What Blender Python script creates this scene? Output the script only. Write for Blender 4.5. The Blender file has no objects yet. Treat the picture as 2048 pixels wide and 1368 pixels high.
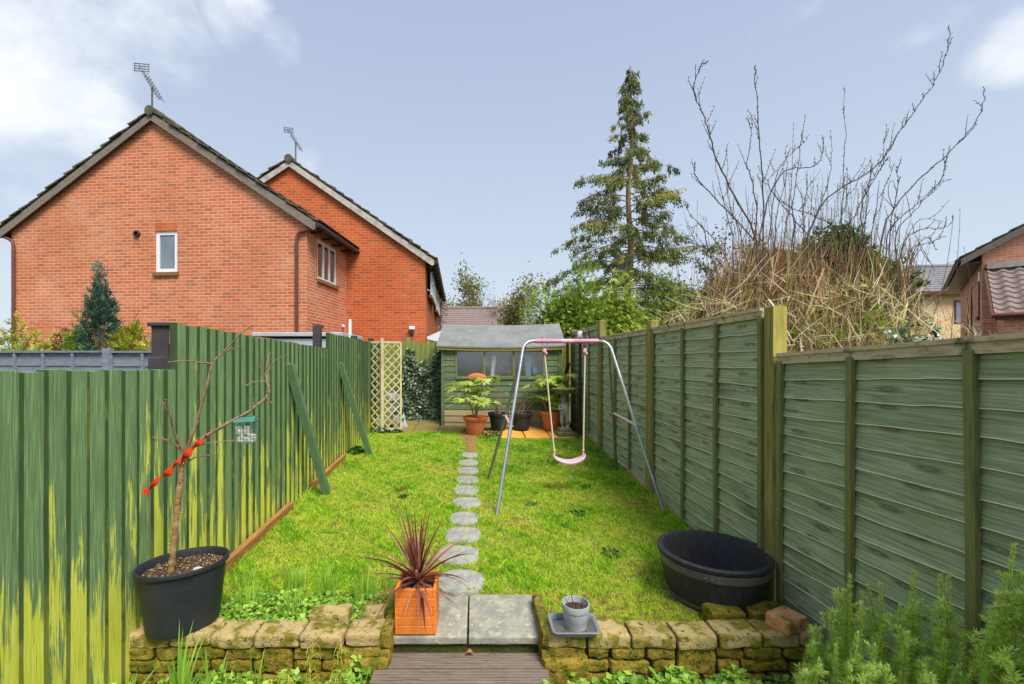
import bpy, bmesh, math, random
import numpy as np
from mathutils import Vector, Matrix, noise as mnoise
random.seed(7); rng = np.random.default_rng(11)
COL = bpy.context.scene.collection
R = math.radians
# ------------------------------------------------------------ basics
H = 1.68                       # eye height above the lawn level under the camera
def P(px, py, d):              # a point of the place from a photo direction and its real distance
    return Vector(((px-950)/900*d, d, H+(720-py)/900*d))
def gz(y):                     # the garden climbs gently away from the house
    return 0.051*min(y, 9.3)
def srgb(r, g, b, k=1.0):
    o = []
    for v in (r, g, b):
        v /= 255.0
        o.append((v/12.92 if v <= .04045 else ((v+.055)/1.055)**2.4)*k)
    return (*o, 1.0)
def V(*a): return Vector(a)

class MB:                      # mesh builder
    def __init__(s): s.v = []; s.f = []; s.t = []; s.q = []; s.qt = []
    def add(s, vs, fs, tint=0.0):
        n = len(s.v); s.v.extend([tuple(p) for p in vs])
        s.f.extend([tuple(i+n for i in f) for f in fs]); 
        s.t.extend(tint if isinstance(tint, list) else [tint]*len(fs))
    def quads(s, arr, tint):   # arr N,4,3 numpy
        s.q.append(np.asarray(arr, dtype=np.float32)); 
        t = np.asarray(tint, dtype=np.float32)
        s.qt.append(np.broadcast_to(t, (len(arr),)).copy() if t.ndim == 0 else t)
    def box(s, x0, x1, y0, y1, z0, z1, tint=0.0):
        s.add([(x0,y0,z0),(x1,y0,z0),(x1,y1,z0),(x0,y1,z0),(x0,y0,z1),(x1,y0,z1),(x1,y1,z1),(x0,y1,z1)],
              [(0,3,2,1),(4,5,6,7),(0,1,5,4),(1,2,6,5),(2,3,7,6),(3,0,4,7)], tint)
    def hexa(s, p, tint=0.0):  # 8 points, bottom 4 then top 4
        s.add(p, [(0,3,2,1),(4,5,6,7),(0,1,5,4),(1,2,6,5),(2,3,7,6),(3,0,4,7)], tint)
    def bbox(s, size, loc=(0,0,0), rot=(0,0,0), bev=.01, seg=2, tint=0.0):
        bm = bmesh.new(); bmesh.ops.create_cube(bm, size=1)
        for v in bm.verts: v.co = Vector((v.co.x*size[0], v.co.y*size[1], v.co.z*size[2]))
        if bev: bmesh.ops.bevel(bm, geom=bm.edges[:], offset=bev, segments=seg, affect='EDGES', profile=.5)
        from mathutils import Euler
        m = Matrix.Translation(loc) @ Euler(rot).to_matrix().to_4x4()
        bm.verts.ensure_lookup_table()
        s.add([m @ v.co for v in bm.verts], [[v.index for v in f.verts] for f in bm.faces], tint); bm.free()
    def rough(s, size, loc, rot=(0,0,0), amp=.008, bev=.015, cuts=5, tint=0.0, seed=0, fr=18):
        bm = bmesh.new(); bmesh.ops.create_cube(bm, size=1)
        for v in bm.verts: v.co = Vector((v.co.x*size[0], v.co.y*size[1], v.co.z*size[2]))
        bmesh.ops.bevel(bm, geom=bm.edges[:], offset=bev, segments=2, affect='EDGES', profile=.6)
        bmesh.ops.subdivide_edges(bm, edges=[e for e in bm.edges if e.calc_length() > min(size)*.3], cuts=cuts, use_grid_fill=True)
        bm.normal_update()
        for v in bm.verts:
            q = v.co*fr+Vector((seed*7.3, seed*3.1, 0))
            v.co += v.normal*amp*(mnoise.noise(q)+.5*mnoise.noise(q*2.3)) + Vector((0,0,amp*.5*mnoise.noise(q*.4)))
        from mathutils import Euler
        m = Matrix.Translation(loc) @ Euler(rot).to_matrix().to_4x4()
        s.add([m @ v.co for v in bm.verts], [[v.index for v in f.verts] for f in bm.faces], tint); bm.free()
    def tube(s, pts, rad, sides=6, tint=0.0, cap=True, closed=False):
        pts = [Vector(p) for p in pts]; n = len(pts)
        if not isinstance(rad, (list, tuple)): rad = [rad]*n
        vs = []; fs = []; up = None
        for i, p in enumerate(pts):
            d = (pts[min(i+1, n-1)]-pts[max(i-1, 0)])
            d = d.normalized() if d.length > 1e-9 else Vector((0,0,1))
            if up is None: up = d.orthogonal().normalized()
            up = (up-d*up.dot(d)); up = up.normalized() if up.length > 1e-6 else d.orthogonal().normalized()
            w = d.cross(up)
            for k in range(sides):
                a = 2*math.pi*k/sides
                vs.append(p+(up*math.cos(a)+w*math.sin(a))*rad[i])
        for i in range(n-1):
            for k in range(sides):
                a = i*sides+k; b = i*sides+(k+1)%sides
                fs.append((a, b, b+sides, a+sides))
        if cap and sides > 2:
            fs.append(tuple(range(sides))[::-1]); fs.append(tuple(range((n-1)*sides, n*sides)))
        s.add(vs, fs, tint)
    def lathe(s, prof, c=(0,0,0), seg=32, sx=1, sy=1, rot=0, tint=0.0, wob=None, cap=True):
        vs = []; fs = []
        for r, z in prof:
            for k in range(seg):
                a = 2*math.pi*k/seg; rr = r*(wob(a, z) if wob else 1)
                x = rr*sx*math.cos(a); y = rr*sy*math.sin(a)
                vs.append((c[0]+x*math.cos(rot)-y*math.sin(rot), c[1]+x*math.sin(rot)+y*math.cos(rot), c[2]+z))
        n = len(prof)
        for i in range(n-1):
            for k in range(seg):
                a = i*seg+k; b = i*seg+(k+1)%seg
                fs.append((a, b, b+seg, a+seg))
        if cap and prof[0][0] > 1e-6: fs.append(tuple(range(seg))[::-1])
        if cap and prof[-1][0] > 1e-6: fs.append(tuple(range((n-1)*seg, n*seg)))
        s.add(vs, fs, tint)
    def ball(s, c, r, seg=16, rings=10, sc=(1,1,1), tint=0.0):
        prof = [(r*math.sin(math.pi*i/rings)+1e-7, -r*math.cos(math.pi*i/rings)*sc[2]) for i in range(rings+1)]
        s.lathe(prof, c, seg, sc[0], sc[1], tint=tint)
    def mesh(s, name, off=(0,0,0)):
        nv = len(s.v); off = np.array(off, dtype=np.float32)
        V1 = np.array(s.v, dtype=np.float32).reshape(-1, 3)
        Q = np.concatenate(s.q) if s.q else np.zeros((0,4,3), np.float32)
        VV = np.concatenate([V1, Q.reshape(-1, 3)])-off
        me = bpy.data.meshes.new(name)
        me.vertices.add(len(VV)); me.vertices.foreach_set('co', VV.ravel())
        sizes = np.array([len(f) for f in s.f]+[4]*len(Q), dtype=np.int32)
        loops = np.concatenate([np.array([i for f in s.f for i in f], dtype=np.int32), np.arange(len(Q)*4, dtype=np.int32)+nv])
        starts = np.concatenate([[0], np.cumsum(sizes)[:-1]]).astype(np.int32)
        me.loops.add(len(loops)); me.loops.foreach_set('vertex_index', loops)
        me.polygons.add(len(sizes)); me.polygons.foreach_set('loop_start', starts)
        try: me.polygons.foreach_set('loop_total', sizes)
        except Exception: pass
        me.update(calc_edges=True)
        me.polygons.foreach_set('use_smooth', [False]*len(sizes))
        tt = np.concatenate([np.array(s.t, dtype=np.float32)]+s.qt) if s.qt else np.array(s.t, dtype=np.float32)
        if len(tt) and np.any(tt != 0):
            a = me.attributes.new('tint', 'FLOAT', 'FACE'); a.data.foreach_set('value', tt)
        return me

ORG = {}
def props(o, label=None, cat=None, group=None, kind=None):
    if label: o['label'] = label
    if cat: o['category'] = cat
    if group: o['group'] = group
    if kind: o['kind'] = kind
    return o
def thing(name, label, cat, loc=(0,0,0), rotz=0, group=None):
    o = bpy.data.objects.new(name, None); COL.objects.link(o); o.location = loc; o.rotation_euler = (0,0,rotz)
    o.empty_display_size = .1
    ORG[o.name] = (0,0,0) if rotz else tuple(loc)
    return props(o, label, cat, group)
def smooth(o, ang=35):
    me = o.data
    me.polygons.foreach_set('use_smooth', [True]*len(me.polygons))
    try: me.set_sharp_from_angle(angle=R(ang))
    except Exception: pass
def part(name, mb, m, parent, sm=None, label=None):
    off = ORG[parent.name]
    o = bpy.data.objects.new(name, mb.mesh(name, off)); COL.objects.link(o); o.parent = parent
    o.data.materials.append(m); ORG[o.name] = off
    if sm: smooth(o, sm)
    if label: o['label'] = label
    return o
def single(name, mb, m, label, cat, group=None, kind=None, sm=None, loc=None):
    if loc is None:
        vs = np.array(mb.v).reshape(-1, 3) if mb.v else np.concatenate([q.reshape(-1, 3) for q in mb.q])
        if mb.v and mb.q: vs = np.concatenate([vs]+[q.reshape(-1, 3) for q in mb.q])
        a, b = vs.min(0), vs.max(0); loc = (float((a[0]+b[0])/2), float((a[1]+b[1])/2), float(a[2]))
    o = bpy.data.objects.new(name, mb.mesh(name, loc)); COL.objects.link(o); o.location = loc
    o.data.materials.append(m); ORG[o.name] = tuple(loc)
    if sm: smooth(o, sm)
    return props(o, label, cat, group, kind)
def struct(name, mb, m, sm=None): return single(name, mb, m, None, None, kind='structure', loc=(0,0,0), sm=sm)

# ------------------------------------------------------------ materials
class N:
    def __init__(s, name):
        s.m = bpy.data.materials.new(name); s.m.use_nodes = True; s.t = s.m.node_tree
        for n in list(s.t.nodes): s.t.nodes.remove(n)
        s.out = s.n('ShaderNodeOutputMaterial')
    def n(s, typ, **kw):
        x = s.t.nodes.new(typ)
        for k, v in kw.items():
            if isinstance(v, bpy.types.NodeSocket): s.t.links.new(v, x.inputs[k.replace('_', ' ')])
            elif k in x.inputs or k.replace('_', ' ') in x.inputs:
                x.inputs[k if k in x.inputs else k.replace('_', ' ')].default_value = v
            else: setattr(x, k, v)
        return x
    def link(s, a, b): s.t.links.new(a, b)
    def ramp(s, fac, stops):
        r = s.n('ShaderNodeValToRGB'); e = r.color_ramp.elements
        while len(e) < len(stops): e.new(.5)
        for i, (p, c) in enumerate(stops):
            e[i].position = p; e[i].color = c if len(c) == 4 else (*c, 1)
        s.link(fac, r.inputs[0]); return r.outputs[0]
    def math(s, op, a, b=None, c=None, clamp=False):
        x = s.n('ShaderNodeMath', operation=op); x.use_clamp = clamp
        for i, v in enumerate((a, b, c)):
            if v is None: continue
            if isinstance(v, bpy.types.NodeSocket): s.link(v, x.inputs[i])
            else: x.inputs[i].default_value = v
        return x.outputs[0]
    def mix(s, f, a, b, mode='MIX'):
        x = s.n('ShaderNodeMix', data_type='RGBA', blend_type=mode)
        for i, v in ((0, f), (6, a), (7, b)):
            if isinstance(v, bpy.types.NodeSocket): s.link(v, x.inputs[i])
            else: x.inputs[i].default_value = v
        return x.outputs[2]
    def vec(s, stretch=(1,1,1), coord='Object', off=(0,0,0)):
        tc = s.n('ShaderNodeTexCoord'); mp = s.n('ShaderNodeMapping')
        s.link(tc.outputs[coord], mp.inputs[0]); mp.inputs['Scale'].default_value = stretch; mp.inputs['Location'].default_value = off
        return mp.outputs[0]
    def noise(s, v, scale=5, detail=5, rough=.6, dist=0):
        x = s.n('ShaderNodeTexNoise'); s.link(v, x.inputs['Vector'])
        x.inputs['Scale'].default_value = scale; x.inputs['Detail'].default_value = detail
        x.inputs['Roughness'].default_value = rough; x.inputs['Distortion'].default_value = dist
        return x.outputs[0]
    def voro(s, v, scale, feature='F1'):
        x = s.n('ShaderNodeTexVoronoi', feature=feature); s.link(v, x.inputs['Vector']); x.inputs['Scale'].default_value = scale
        return x.outputs[0]
    def tint(s):
        a = s.n('ShaderNodeAttribute'); a.attribute_name = 'tint'; return a.outputs['Fac']
    def bsdf(s, col, rough=.7, bump=None, dist=.01, strength=.6, spec=.3, metal=0, trans=0):
        b = s.n('ShaderNodeBsdfPrincipled')
        if isinstance(col, bpy.types.NodeSocket): s.link(col, b.inputs['Base Color'])
        else: b.inputs['Base Color'].default_value = col
        if isinstance(rough, bpy.types.NodeSocket): s.link(rough, b.inputs['Roughness'])
        else: b.inputs['Roughness'].default_value = rough
        b.inputs['Specular IOR Level'].default_value = spec; b.inputs['Metallic'].default_value = metal
        sh = b.outputs[0]; nrm = None
        if bump is not None:
            bp = s.n('ShaderNodeBump'); s.link(bump, bp.inputs['Height']); bp.inputs['Distance'].default_value = dist
            bp.inputs['Strength'].default_value = strength; s.link(bp.outputs[0], b.inputs['Normal'])
        if trans:
            t = s.n('ShaderNodeBsdfTranslucent'); 
            if isinstance(col, bpy.types.NodeSocket): s.link(col, t.inputs[0])
            else: t.inputs[0].default_value = col
            mx = s.n('ShaderNodeMixShader'); mx.inputs[0].default_value = trans
            s.link(sh, mx.inputs[1]); s.link(t.outputs[0], mx.inputs[2]); sh = mx.outputs[0]
        s.link(sh, s.out.inputs[0]); return s.m

def pm(name, cols, scale=5, stretch=(1,1,1), detail=6, rough=.8, bump=.5, bdist=.004, bscale=None, spec=.3,
       tw=0, stain=None, stain2=None, metal=0, trans=0, nrough=.6):
    n = N(name); v = n.vec(stretch); f = n.noise(v, scale, detail, nrough)
    if tw:
        f0 = n.math('MULTIPLY', n.math('SUBTRACT', f, .5), 1-tw*.6); f = n.math('ADD', n.math('ADD', f0, .5*(1-tw)), n.math('MULTIPLY', n.tint(), tw), clamp=True)
    if len(cols) == 1: cols = [(0, cols[0]), (1, cols[0])]
    if not isinstance(cols[0], tuple) or len(cols[0]) != 2:
        k = len(cols); cols = [(.3+.4*i/(k-1), c) for i, c in enumerate(cols)] if not tw else [(.1+.8*i/(k-1), c) for i, c in enumerate(cols)]
    col = n.ramp(f, cols)
    for st in (stain, stain2):
        if st:
            c, sc, lo, hi, sx = st
            g = n.noise(n.vec(sx, off=(3.3,1.7,9.1)), sc, 6, .65)
            mk = n.n('ShaderNodeMapRange'); n.link(g, mk.inputs[0]); mk.inputs[1].default_value = lo; mk.inputs[2].default_value = hi
            col = n.mix(mk.outputs[0], col, c)
    b = n.noise(n.vec(stretch), bscale or scale*6, 6, .65) if bump else None
    return n.bsdf(col, rough, b, bdist, bump or 0, spec, metal, trans)

def leafmat(name, stops, trans=.3, rough=.5, spec=.3, nz=0):
    n = N(name); f = n.tint()
    if nz:
        g = n.noise(n.vec(), nz, 5, .65); f = n.math('ADD', n.math('MULTIPLY', n.math('SUBTRACT', g, .5), 1.0), f, clamp=True)
    k = len(stops)
    col = n.ramp(f, [(i/(k-1), c) for i, c in enumerate(stops)])
    return n.bsdf(col, rough, spec=spec, trans=trans)

K = .8
def brick(name, c1, c2, mortar, dark, bw=.225, bh=.075, blotch=.5):
    n = N(name); tc = n.n('ShaderNodeTexCoord'); sp = n.n('ShaderNodeSeparateXYZ'); n.link(tc.outputs['Object'], sp.inputs[0])
    u = n.math('ADD', sp.outputs[0], sp.outputs[1]); cb = n.n('ShaderNodeCombineXYZ'); n.link(u, cb.inputs[0]); n.link(sp.outputs[2], cb.inputs[1])
    b = n.n('ShaderNodeTexBrick'); n.link(cb.outputs[0], b.inputs['Vector'])
    b.inputs['Scale'].default_value = 1; b.inputs['Brick Width'].default_value = bw; b.inputs['Row Height'].default_value = bh
    b.inputs['Mortar Size'].default_value = .0075; b.inputs['Mortar Smooth'].default_value = .3; b.inputs['Bias'].default_value = -.1
    b.inputs['Color1'].default_value = c1; b.inputs['Color2'].default_value = c2; b.inputs['Mortar'].default_value = mortar
    mp = n.n('ShaderNodeMapping'); n.link(cb.outputs[0], mp.inputs[0]); mp.inputs['Scale'].default_value = (1/bw, 1/bh, 1)
    # per brick tone: snapped coordinates
    fl = n.n('ShaderNodeVectorMath', operation='FLOOR'); n.link(mp.outputs[0], fl.inputs[0])
    wn = n.n('ShaderNodeTexWhiteNoise', noise_dimensions='2D'); n.link(fl.outputs[0], wn.inputs['Vector'])
    dk = n.math('MULTIPLY', n.math('GREATER_THAN', wn.outputs[0], .86), .55)
    dk = n.math('MULTIPLY', dk, n.math('SUBTRACT', 1, b.outputs['Fac']))
    col = n.mix(dk, b.outputs['Color'], dark)
    g = n.noise(n.vec(), .55, 6, .6); col = n.mix(n.math('MULTIPLY', n.ramp(g, [(.42, (0,0,0,1)), (.75, (1,1,1,1))]), blotch), col, tuple(x*.62 for x in c1[:3])+(1,))
    g2 = n.noise(n.vec(off=(5,5,5)), 1.3, 5, .6); col = n.mix(n.math('MULTIPLY', n.ramp(g2, [(.5, (0,0,0,1)), (.8, (1,1,1,1))]), .35), col, mortar)
    g3 = n.noise(n.vec(), 60, 3, .6)
    h = n.math('ADD', n.math('MULTIPLY', n.math('SUBTRACT', 1, b.outputs['Fac']), 1), n.math('MULTIPLY', g3, .35))
    return n.bsdf(col, .88, h, .006, .7, .2)

BR1 = brick('brick_orange', srgb(202,122,86), srgb(184,100,68), srgb(226,182,150), srgb(140,96,80), blotch=.55)
BR2 = brick('brick_red', srgb(190,96,56), srgb(172,80,46), srgb(204,138,100), srgb(124,74,58), blotch=.45)
BR3 = brick('brick_pale_red', srgb(222,152,120), srgb(208,126,96), srgb(222,196,172), srgb(170,110,90))
BR4 = brick('brick_buff', srgb(230,200,150), srgb(222,184,138), srgb(228,208,176), srgb(206,168,128))
def tiles(name, c1, c2, moss, amt, coord_w=.3, lo=.5):
    return pm(name, [c1, c2], 9, (1,1,1), 6, .85, .8, .006, 40, stain=(moss, 3.2, lo, lo+.15, (1,1,1)))
ROOF = tiles('tile_mossy', srgb(70,66,60,1.0), srgb(98,92,82,1.0), srgb(112,112,62,1.0), .5)
ROOFP = tiles('tile_purple', srgb(112,98,94), srgb(142,126,120), srgb(120,112,90), .2, lo=.62)
ROOFG = tiles('tile_grey', srgb(104,102,106,1.0), srgb(136,134,138,1.0), srgb(110,110,90,1.0), .2, lo=.62)
BARGE = pm('weathered_board', [srgb(84,74,68,1.0), srgb(132,122,112,1.0), srgb(98,88,80,1.0)], 7, (1,1,6), rough=.8)
BARGEL = pm('pale_board', [srgb(150,142,134,1.0), srgb(190,184,176,1.0)], 7, rough=.8)
PIPE = pm('brown_pvc', [srgb(92,54,48,1.0), srgb(112,68,58,1.0)], 6, rough=.45, bump=.1)
PIPED = pm('dark_pvc', [srgb(50,42,40,1.0), srgb(66,56,52,1.0)], 6, rough=.45, bump=.1)
UPVC = pm('white_upvc', [srgb(228,230,232,.9), srgb(240,242,244,.9)], 3, rough=.35, bump=0, spec=.5)
BROWNF = pm('brown_frame', [srgb(90,50,44,K), srgb(110,64,56,K)], 3, rough=.5, bump=0)
SILL = pm('stone_sill', [srgb(120,92,60,K), srgb(152,112,70,K), srgb(104,96,60,K)], 10, rough=.9)
def glassm(name, col, refl=.35, rough=.06):
    n = N(name); w = n.noise(n.vec(), 2.5, 2, .5)
    c = n.ramp(w, [(.35, tuple(x*.7 for x in col[:3])+(1,)), (.65, col)])
    b = n.n('ShaderNodeBsdfPrincipled'); n.link(c, b.inputs['Base Color']); b.inputs['Roughness'].default_value = rough
    b.inputs['Specular IOR Level'].default_value = 1.0; b.inputs['Coat Weight'].default_value = refl
    n.link(b.outputs[0], n.out.inputs[0]); return n.m
GLASS = glassm('window_glass', srgb(128,144,156,.8), .6)
GLASSD = glassm('window_glass_dark', srgb(70,74,80,.8), .6)
CLEAR = None
def clear(name, k=.12, tintc=(.9,.95,.95,1)):
    n = N(name); t = n.n('ShaderNodeBsdfTransparent'); t.inputs[0].default_value = tintc
    g = n.n('ShaderNodeBsdfGlossy'); g.inputs['Roughness'].default_value = .12
    d = n.n('ShaderNodeBsdfDiffuse'); d.inputs[0].default_value = srgb(200,205,205)
    ms = n.noise(n.vec((1,1,.4)), 3.5, 5, .7); mk = n.math('MULTIPLY', n.ramp(ms, [(.50,(0,0,0,1)),(.78,(1,1,1,1))]), .16)
    m1 = n.n('ShaderNodeMixShader'); m1.inputs[0].default_value = k; n.link(t.outputs[0], m1.inputs[1]); n.link(g.outputs[0], m1.inputs[2])
    m2 = n.n('ShaderNodeMixShader'); n.link(mk, m2.inputs[0]); n.link(m1.outputs[0], m2.inputs[1]); n.link(d.outputs[0], m2.inputs[2])
    n.link(m2.outputs[0], n.out.inputs[0]); return n.m
CLEAR = clear('shed_glazing', .16)

# left fence paint: green, streaked with bare yellow-green algae
def leftpaint():
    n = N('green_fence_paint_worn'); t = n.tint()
    v = n.vec((1,1,1)); 
    sep = n.n('ShaderNodeSeparateXYZ'); n.link(n.n('ShaderNodeTexCoord').outputs['Object'], sep.inputs[0])
    offv = n.n('ShaderNodeCombineXYZ'); n.link(n.math('MULTIPLY', t, 37.0), offv.inputs[0]); n.link(n.math('MULTIPLY', t, 91.0), offv.inputs[2])
    av = n.n('ShaderNodeVectorMath', operation='ADD'); n.link(n.n('ShaderNodeTexCoord').outputs['Object'], av.inputs[0]); n.link(offv.outputs[0], av.inputs[1])
    mp = n.n('ShaderNodeMapping'); n.link(av.outputs[0], mp.inputs[0]); mp.inputs['Scale'].default_value = (5, 15, 2.4)
    mp2 = n.n('ShaderNodeMapping'); n.link(av.outputs[0], mp2.inputs[0]); mp2.inputs['Scale'].default_value = (20, 120, 5)
    s1 = n.noise(mp.outputs[0], 1.0, 5, .62, .8); s2 = n.noise(mp2.outputs[0], 1.0, 4, .6)
    base = n.ramp(s2, [(.22, srgb(92,120,76)), (.5, srgb(124,156,102)), (.78, srgb(174,202,142))])
    mp3 = n.n('ShaderNodeMapping'); n.link(av.outputs[0], mp3.inputs[0]); mp3.inputs['Scale'].default_value = (3, 3, 1.1)
    s3 = n.noise(mp3.outputs[0], 1.0, 3, .5)
    # height: more wear towards the damp foot (object z from 0)
    hz = n.n('ShaderNodeMapRange'); n.link(sep.outputs[2], hz.inputs[0])
    hz.inputs[1].default_value = 1.15; hz.inputs[2].default_value = .15; hz.inputs[3].default_value = -.05; hz.inputs[4].default_value = .15
    e = n.math('ADD', n.math('ADD', n.math('MULTIPLY', s1, .5), n.math('MULTIPLY', s3, .5)), hz.outputs[0])
    e = n.math('ADD', e, n.math('MULTIPLY', n.math('SUBTRACT', s2, .5), .22))
    e = n.math('ADD', e, n.math('MULTIPLY', n.math('SUBTRACT', n.math('FRACT', n.math('MULTIPLY', t, 7.31)), .5), .09))
    mk = n.n('ShaderNodeMapRange'); n.link(e, mk.inputs[0]); mk.inputs[1].default_value = .55; mk.inputs[2].default_value = .605
    yel = n.ramp(s2, [(.3, srgb(204,212,64)), (.55, srgb(236,240,90)), (.75, srgb(250,248,170))])
    col = n.mix(mk.outputs[0], base, yel)
    col = n.mix(n.math('MULTIPLY', n.math('GREATER_THAN', t, 1.5), .88), col, srgb(34,50,26))  # near board edges painted dark green to imitate shade in the gaps
    return n.bsdf(col, .72, n.math('ADD', s2, n.math('MULTIPLY', mk.outputs[0], -.3)), .004, .7, .3)
LFP = leftpaint()
def rightpaint():
    n = N('green_lap_paint'); t = n.tint(); tc = n.n('ShaderNodeTexCoord')
    offv = n.n('ShaderNodeCombineXYZ'); n.link(n.math('MULTIPLY', t, 53.0), offv.inputs[1]); n.link(n.math('MULTIPLY', t, 17.0), offv.inputs[0])
    av = n.n('ShaderNodeVectorMath', operation='ADD'); n.link(tc.outputs['Object'], av.inputs[0]); n.link(offv.outputs[0], av.inputs[1])
    def mp(s):
        m = n.n('ShaderNodeMapping'); n.link(av.outputs[0], m.inputs[0]); m.inputs['Scale'].default_value = s; return m.outputs[0]
    gr = n.noise(mp((6, 2.6, 110)), 1.0, 6, .68, .5); big = n.noise(mp((1, 2.0, 5)), 1.0, 4, .6)
    col = n.ramp(gr, [(.28, srgb(92,102,76)), (.44, srgb(134,148,112)), (.60, srgb(166,176,136)), (.78, srgb(206,206,168))])
    col = n.mix(n.math('MULTIPLY', n.ramp(big, [(.46,(0,0,0,1)),(.72,(1,1,1,1))]), .5), col, srgb(128,142,96,.75))
    g3 = n.noise(mp((2, 1.1, 9)), 1.0, 5, .7); col = n.mix(n.math('MULTIPLY', n.ramp(g3, [(.56,(0,0,0,1)),(.68,(1,1,1,1))]), .6), col, srgb(46,58,44,.75))
    # knots
    kx = n.n('ShaderNodeTexVoronoi', voronoi_dimensions='2D'); sy_ = n.n('ShaderNodeSeparateXYZ'); n.link(n.vec((1, 1.9, 9)), sy_.inputs[0]); cy_ = n.n('ShaderNodeCombineXYZ'); n.link(sy_.outputs[1], cy_.inputs[0]); n.link(sy_.outputs[2], cy_.inputs[1]); n.link(cy_.outputs[0], kx.inputs['Vector']); kx.inputs['Scale'].default_value = 1.0; kx.inputs['Randomness'].default_value = .55; kv = kx.outputs[0]; kn = n.ramp(kv, [(.05,(1,1,1,1)),(.16,(0,0,0,1))])
    col = n.mix(n.math('MULTIPLY', kn, .7), col, srgb(50,56,38))
    kc = n.ramp(kv, [(.03,(1,1,1,1)),(.06,(0,0,0,1))]); col = n.mix(n.math('MULTIPLY', kc, .7), col, srgb(150,140,96))
    edge = n.math('GREATER_THAN', t, 1.5); col = n.mix(n.math('MULTIPLY', edge, .8), col, srgb(226,220,190))
    return n.bsdf(col, .75, gr, .005, .7, .3)
RFP = rightpaint()
BATT = pm('green_batten', [srgb(84,92,54), srgb(122,124,74), srgb(100,106,66)], 3, (14,14,1.5), rough=.8, stain=(srgb(160,150,100,.8), 4, .6, .75, (2,2,1)))
CAPR = pm('weathered_capping', [srgb(140,128,100,1.0), srgb(196,178,146,1.0), srgb(150,148,112,1.0)], 3, (14,2,14), rough=.8, stain=(srgb(88,102,66,.95), 6, .55, .68, (2,2,2)))
POSTG = pm('green_post', [srgb(92,94,50,.9), srgb(140,134,74,.9), srgb(116,112,58,.9)], 2.5, (14,14,1.2), rough=.8, stain=(srgb(178,154,80,.9), 3, .52, .66, (6,6,.5)))
POSTY = pm('raw_yellow_post', [srgb(150,140,62,.95), srgb(188,174,98,.95)], 3, (14,14,1.5), rough=.8)
GRAVEL = pm('gravel_board', [srgb(168,142,118,1.0), srgb(206,184,158,1.0)], 12, rough=.9, stain=(srgb(112,116,70,1.0), 5, .5, .65, (1,1,1)))
BACKF = pm('back_fence_wood', [srgb(70,86,36,1.0), srgb(124,134,66,1.0), srgb(100,108,52,1.0)], 3, (14,14,1.3), rough=.8, tw=.3)
TREL = pm('trellis_wood', [srgb(186,170,128), srgb(214,202,168)], 6, (1,1,1), rough=.75, stain=(srgb(150,140,60,1.0), 3, .5, .7, (1,1,1)))
SHEDW = pm('shed_green', [srgb(70,86,60), srgb(94,110,78), srgb(80,96,66)], 3, (2,20,30), rough=.8, tw=.15, stain=(srgb(170,164,130), 9, .58, .7, (1,1,2.2)))
SHEDR = pm('shed_worn', [srgb(112,98,70,1.0), srgb(170,152,116,1.0), srgb(84,92,62,1.0)], 4, (2,20,18), rough=.85, tw=.2)
FELT = pm('roof_felt', [srgb(112,114,112), srgb(134,136,134)], 3, rough=1, bump=.4, bscale=180, bdist=.002, spec=.0, stain=(srgb(100,104,92), 5, .6, .72, (1,1,1)))
FASC = pm('mossy_fascia', [srgb(120,104,40,1.0), srgb(168,150,72,1.0)], 5, (2,10,10), rough=.85)
STONE = pm('mossy_stone', [srgb(110,94,30), srgb(158,134,52), srgb(128,112,36), srgb(190,162,92)], 14, rough=.95, bump=1, bdist=.02, bscale=46, tw=.22,
           stain=(srgb(104,104,20), 15, .48, .58, (1,1,1)), stain2=(srgb(48,42,20), 34, .56, .66, (1,1,1)))
COPE = pm('coping_stone', [srgb(140,120,62,.92), srgb(184,164,110,.92), srgb(196,158,118,.92)], 12, rough=.95, bump=1, bdist=.012, bscale=50, tw=.3,
          stain=(srgb(124,116,34,.9), 13, .47, .58, (1,1,1)), stain2=(srgb(60,56,40,.9), 34, .58, .66, (1,1,1)))
MORT = pm('dark_mortar', [srgb(52,50,26,.7), srgb(78,72,40,.7)], 20, rough=1)
SLAB = pm('paving_slab', [srgb(122,124,118), srgb(142,142,130), srgb(166,162,140)], 14, rough=.7, bump=.9, bscale=60, bdist=.006,
          stain=(srgb(184,176,148), 22, .54, .66, (1,1,1)), stain2=(srgb(164,152,116), 3.2, .54, .72, (1,1,1)))
ROUND = pm('stepping_stone', [srgb(122,124,118), srgb(148,148,140), srgb(170,166,152)], 12, rough=.75, bump=.9, bscale=50, bdist=.006,
          stain=(srgb(180,176,160), 40, .58, .66, (1,1,1)), stain2=(srgb(98,100,70), 7, .56, .7, (1,1,1)))
PATIO = pm('mossy_patio', [srgb(92,84,44,1.0), srgb(130,116,66,1.0), srgb(104,110,48,1.0)], 4, rough=.8, bump=.5, tw=.3)
PATIOO = pm('wet_orange_slab', [srgb(196,136,50,1.05), srgb(214,160,76,1.05), srgb(176,124,52,1.05)], 4, rough=.5, bump=.4, tw=.3)
DECK = pm('wet_decking', [srgb(78,66,56), srgb(142,128,114), srgb(104,90,78)], 5, (1,30,30), rough=.35, bump=.5, spec=.6, stain=(srgb(176,164,148,.9), 5, .6, .72, (.6,8,1)))
SOIL = pm('soil', [srgb(48,36,26,.8), srgb(86,66,48,.8), srgb(124,100,74,.8)], 26, rough=1, bump=1, bscale=60, bdist=.02, stain=(srgb(196,176,140,.8), 60, .68, .72, (1,1,1)))
LAWNM = pm('moss_and_soil', [srgb(96,104,20), srgb(150,156,40), srgb(104,92,44), srgb(126,140,30)], 16, rough=1, bump=1, bscale=60, bdist=.02,
           stain=(srgb(150,128,70,.9), 2.6, .6, .72, (1,1,1)), stain2=(srgb(86,72,40,.9), 8, .62, .72, (1,1,1)))
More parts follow.
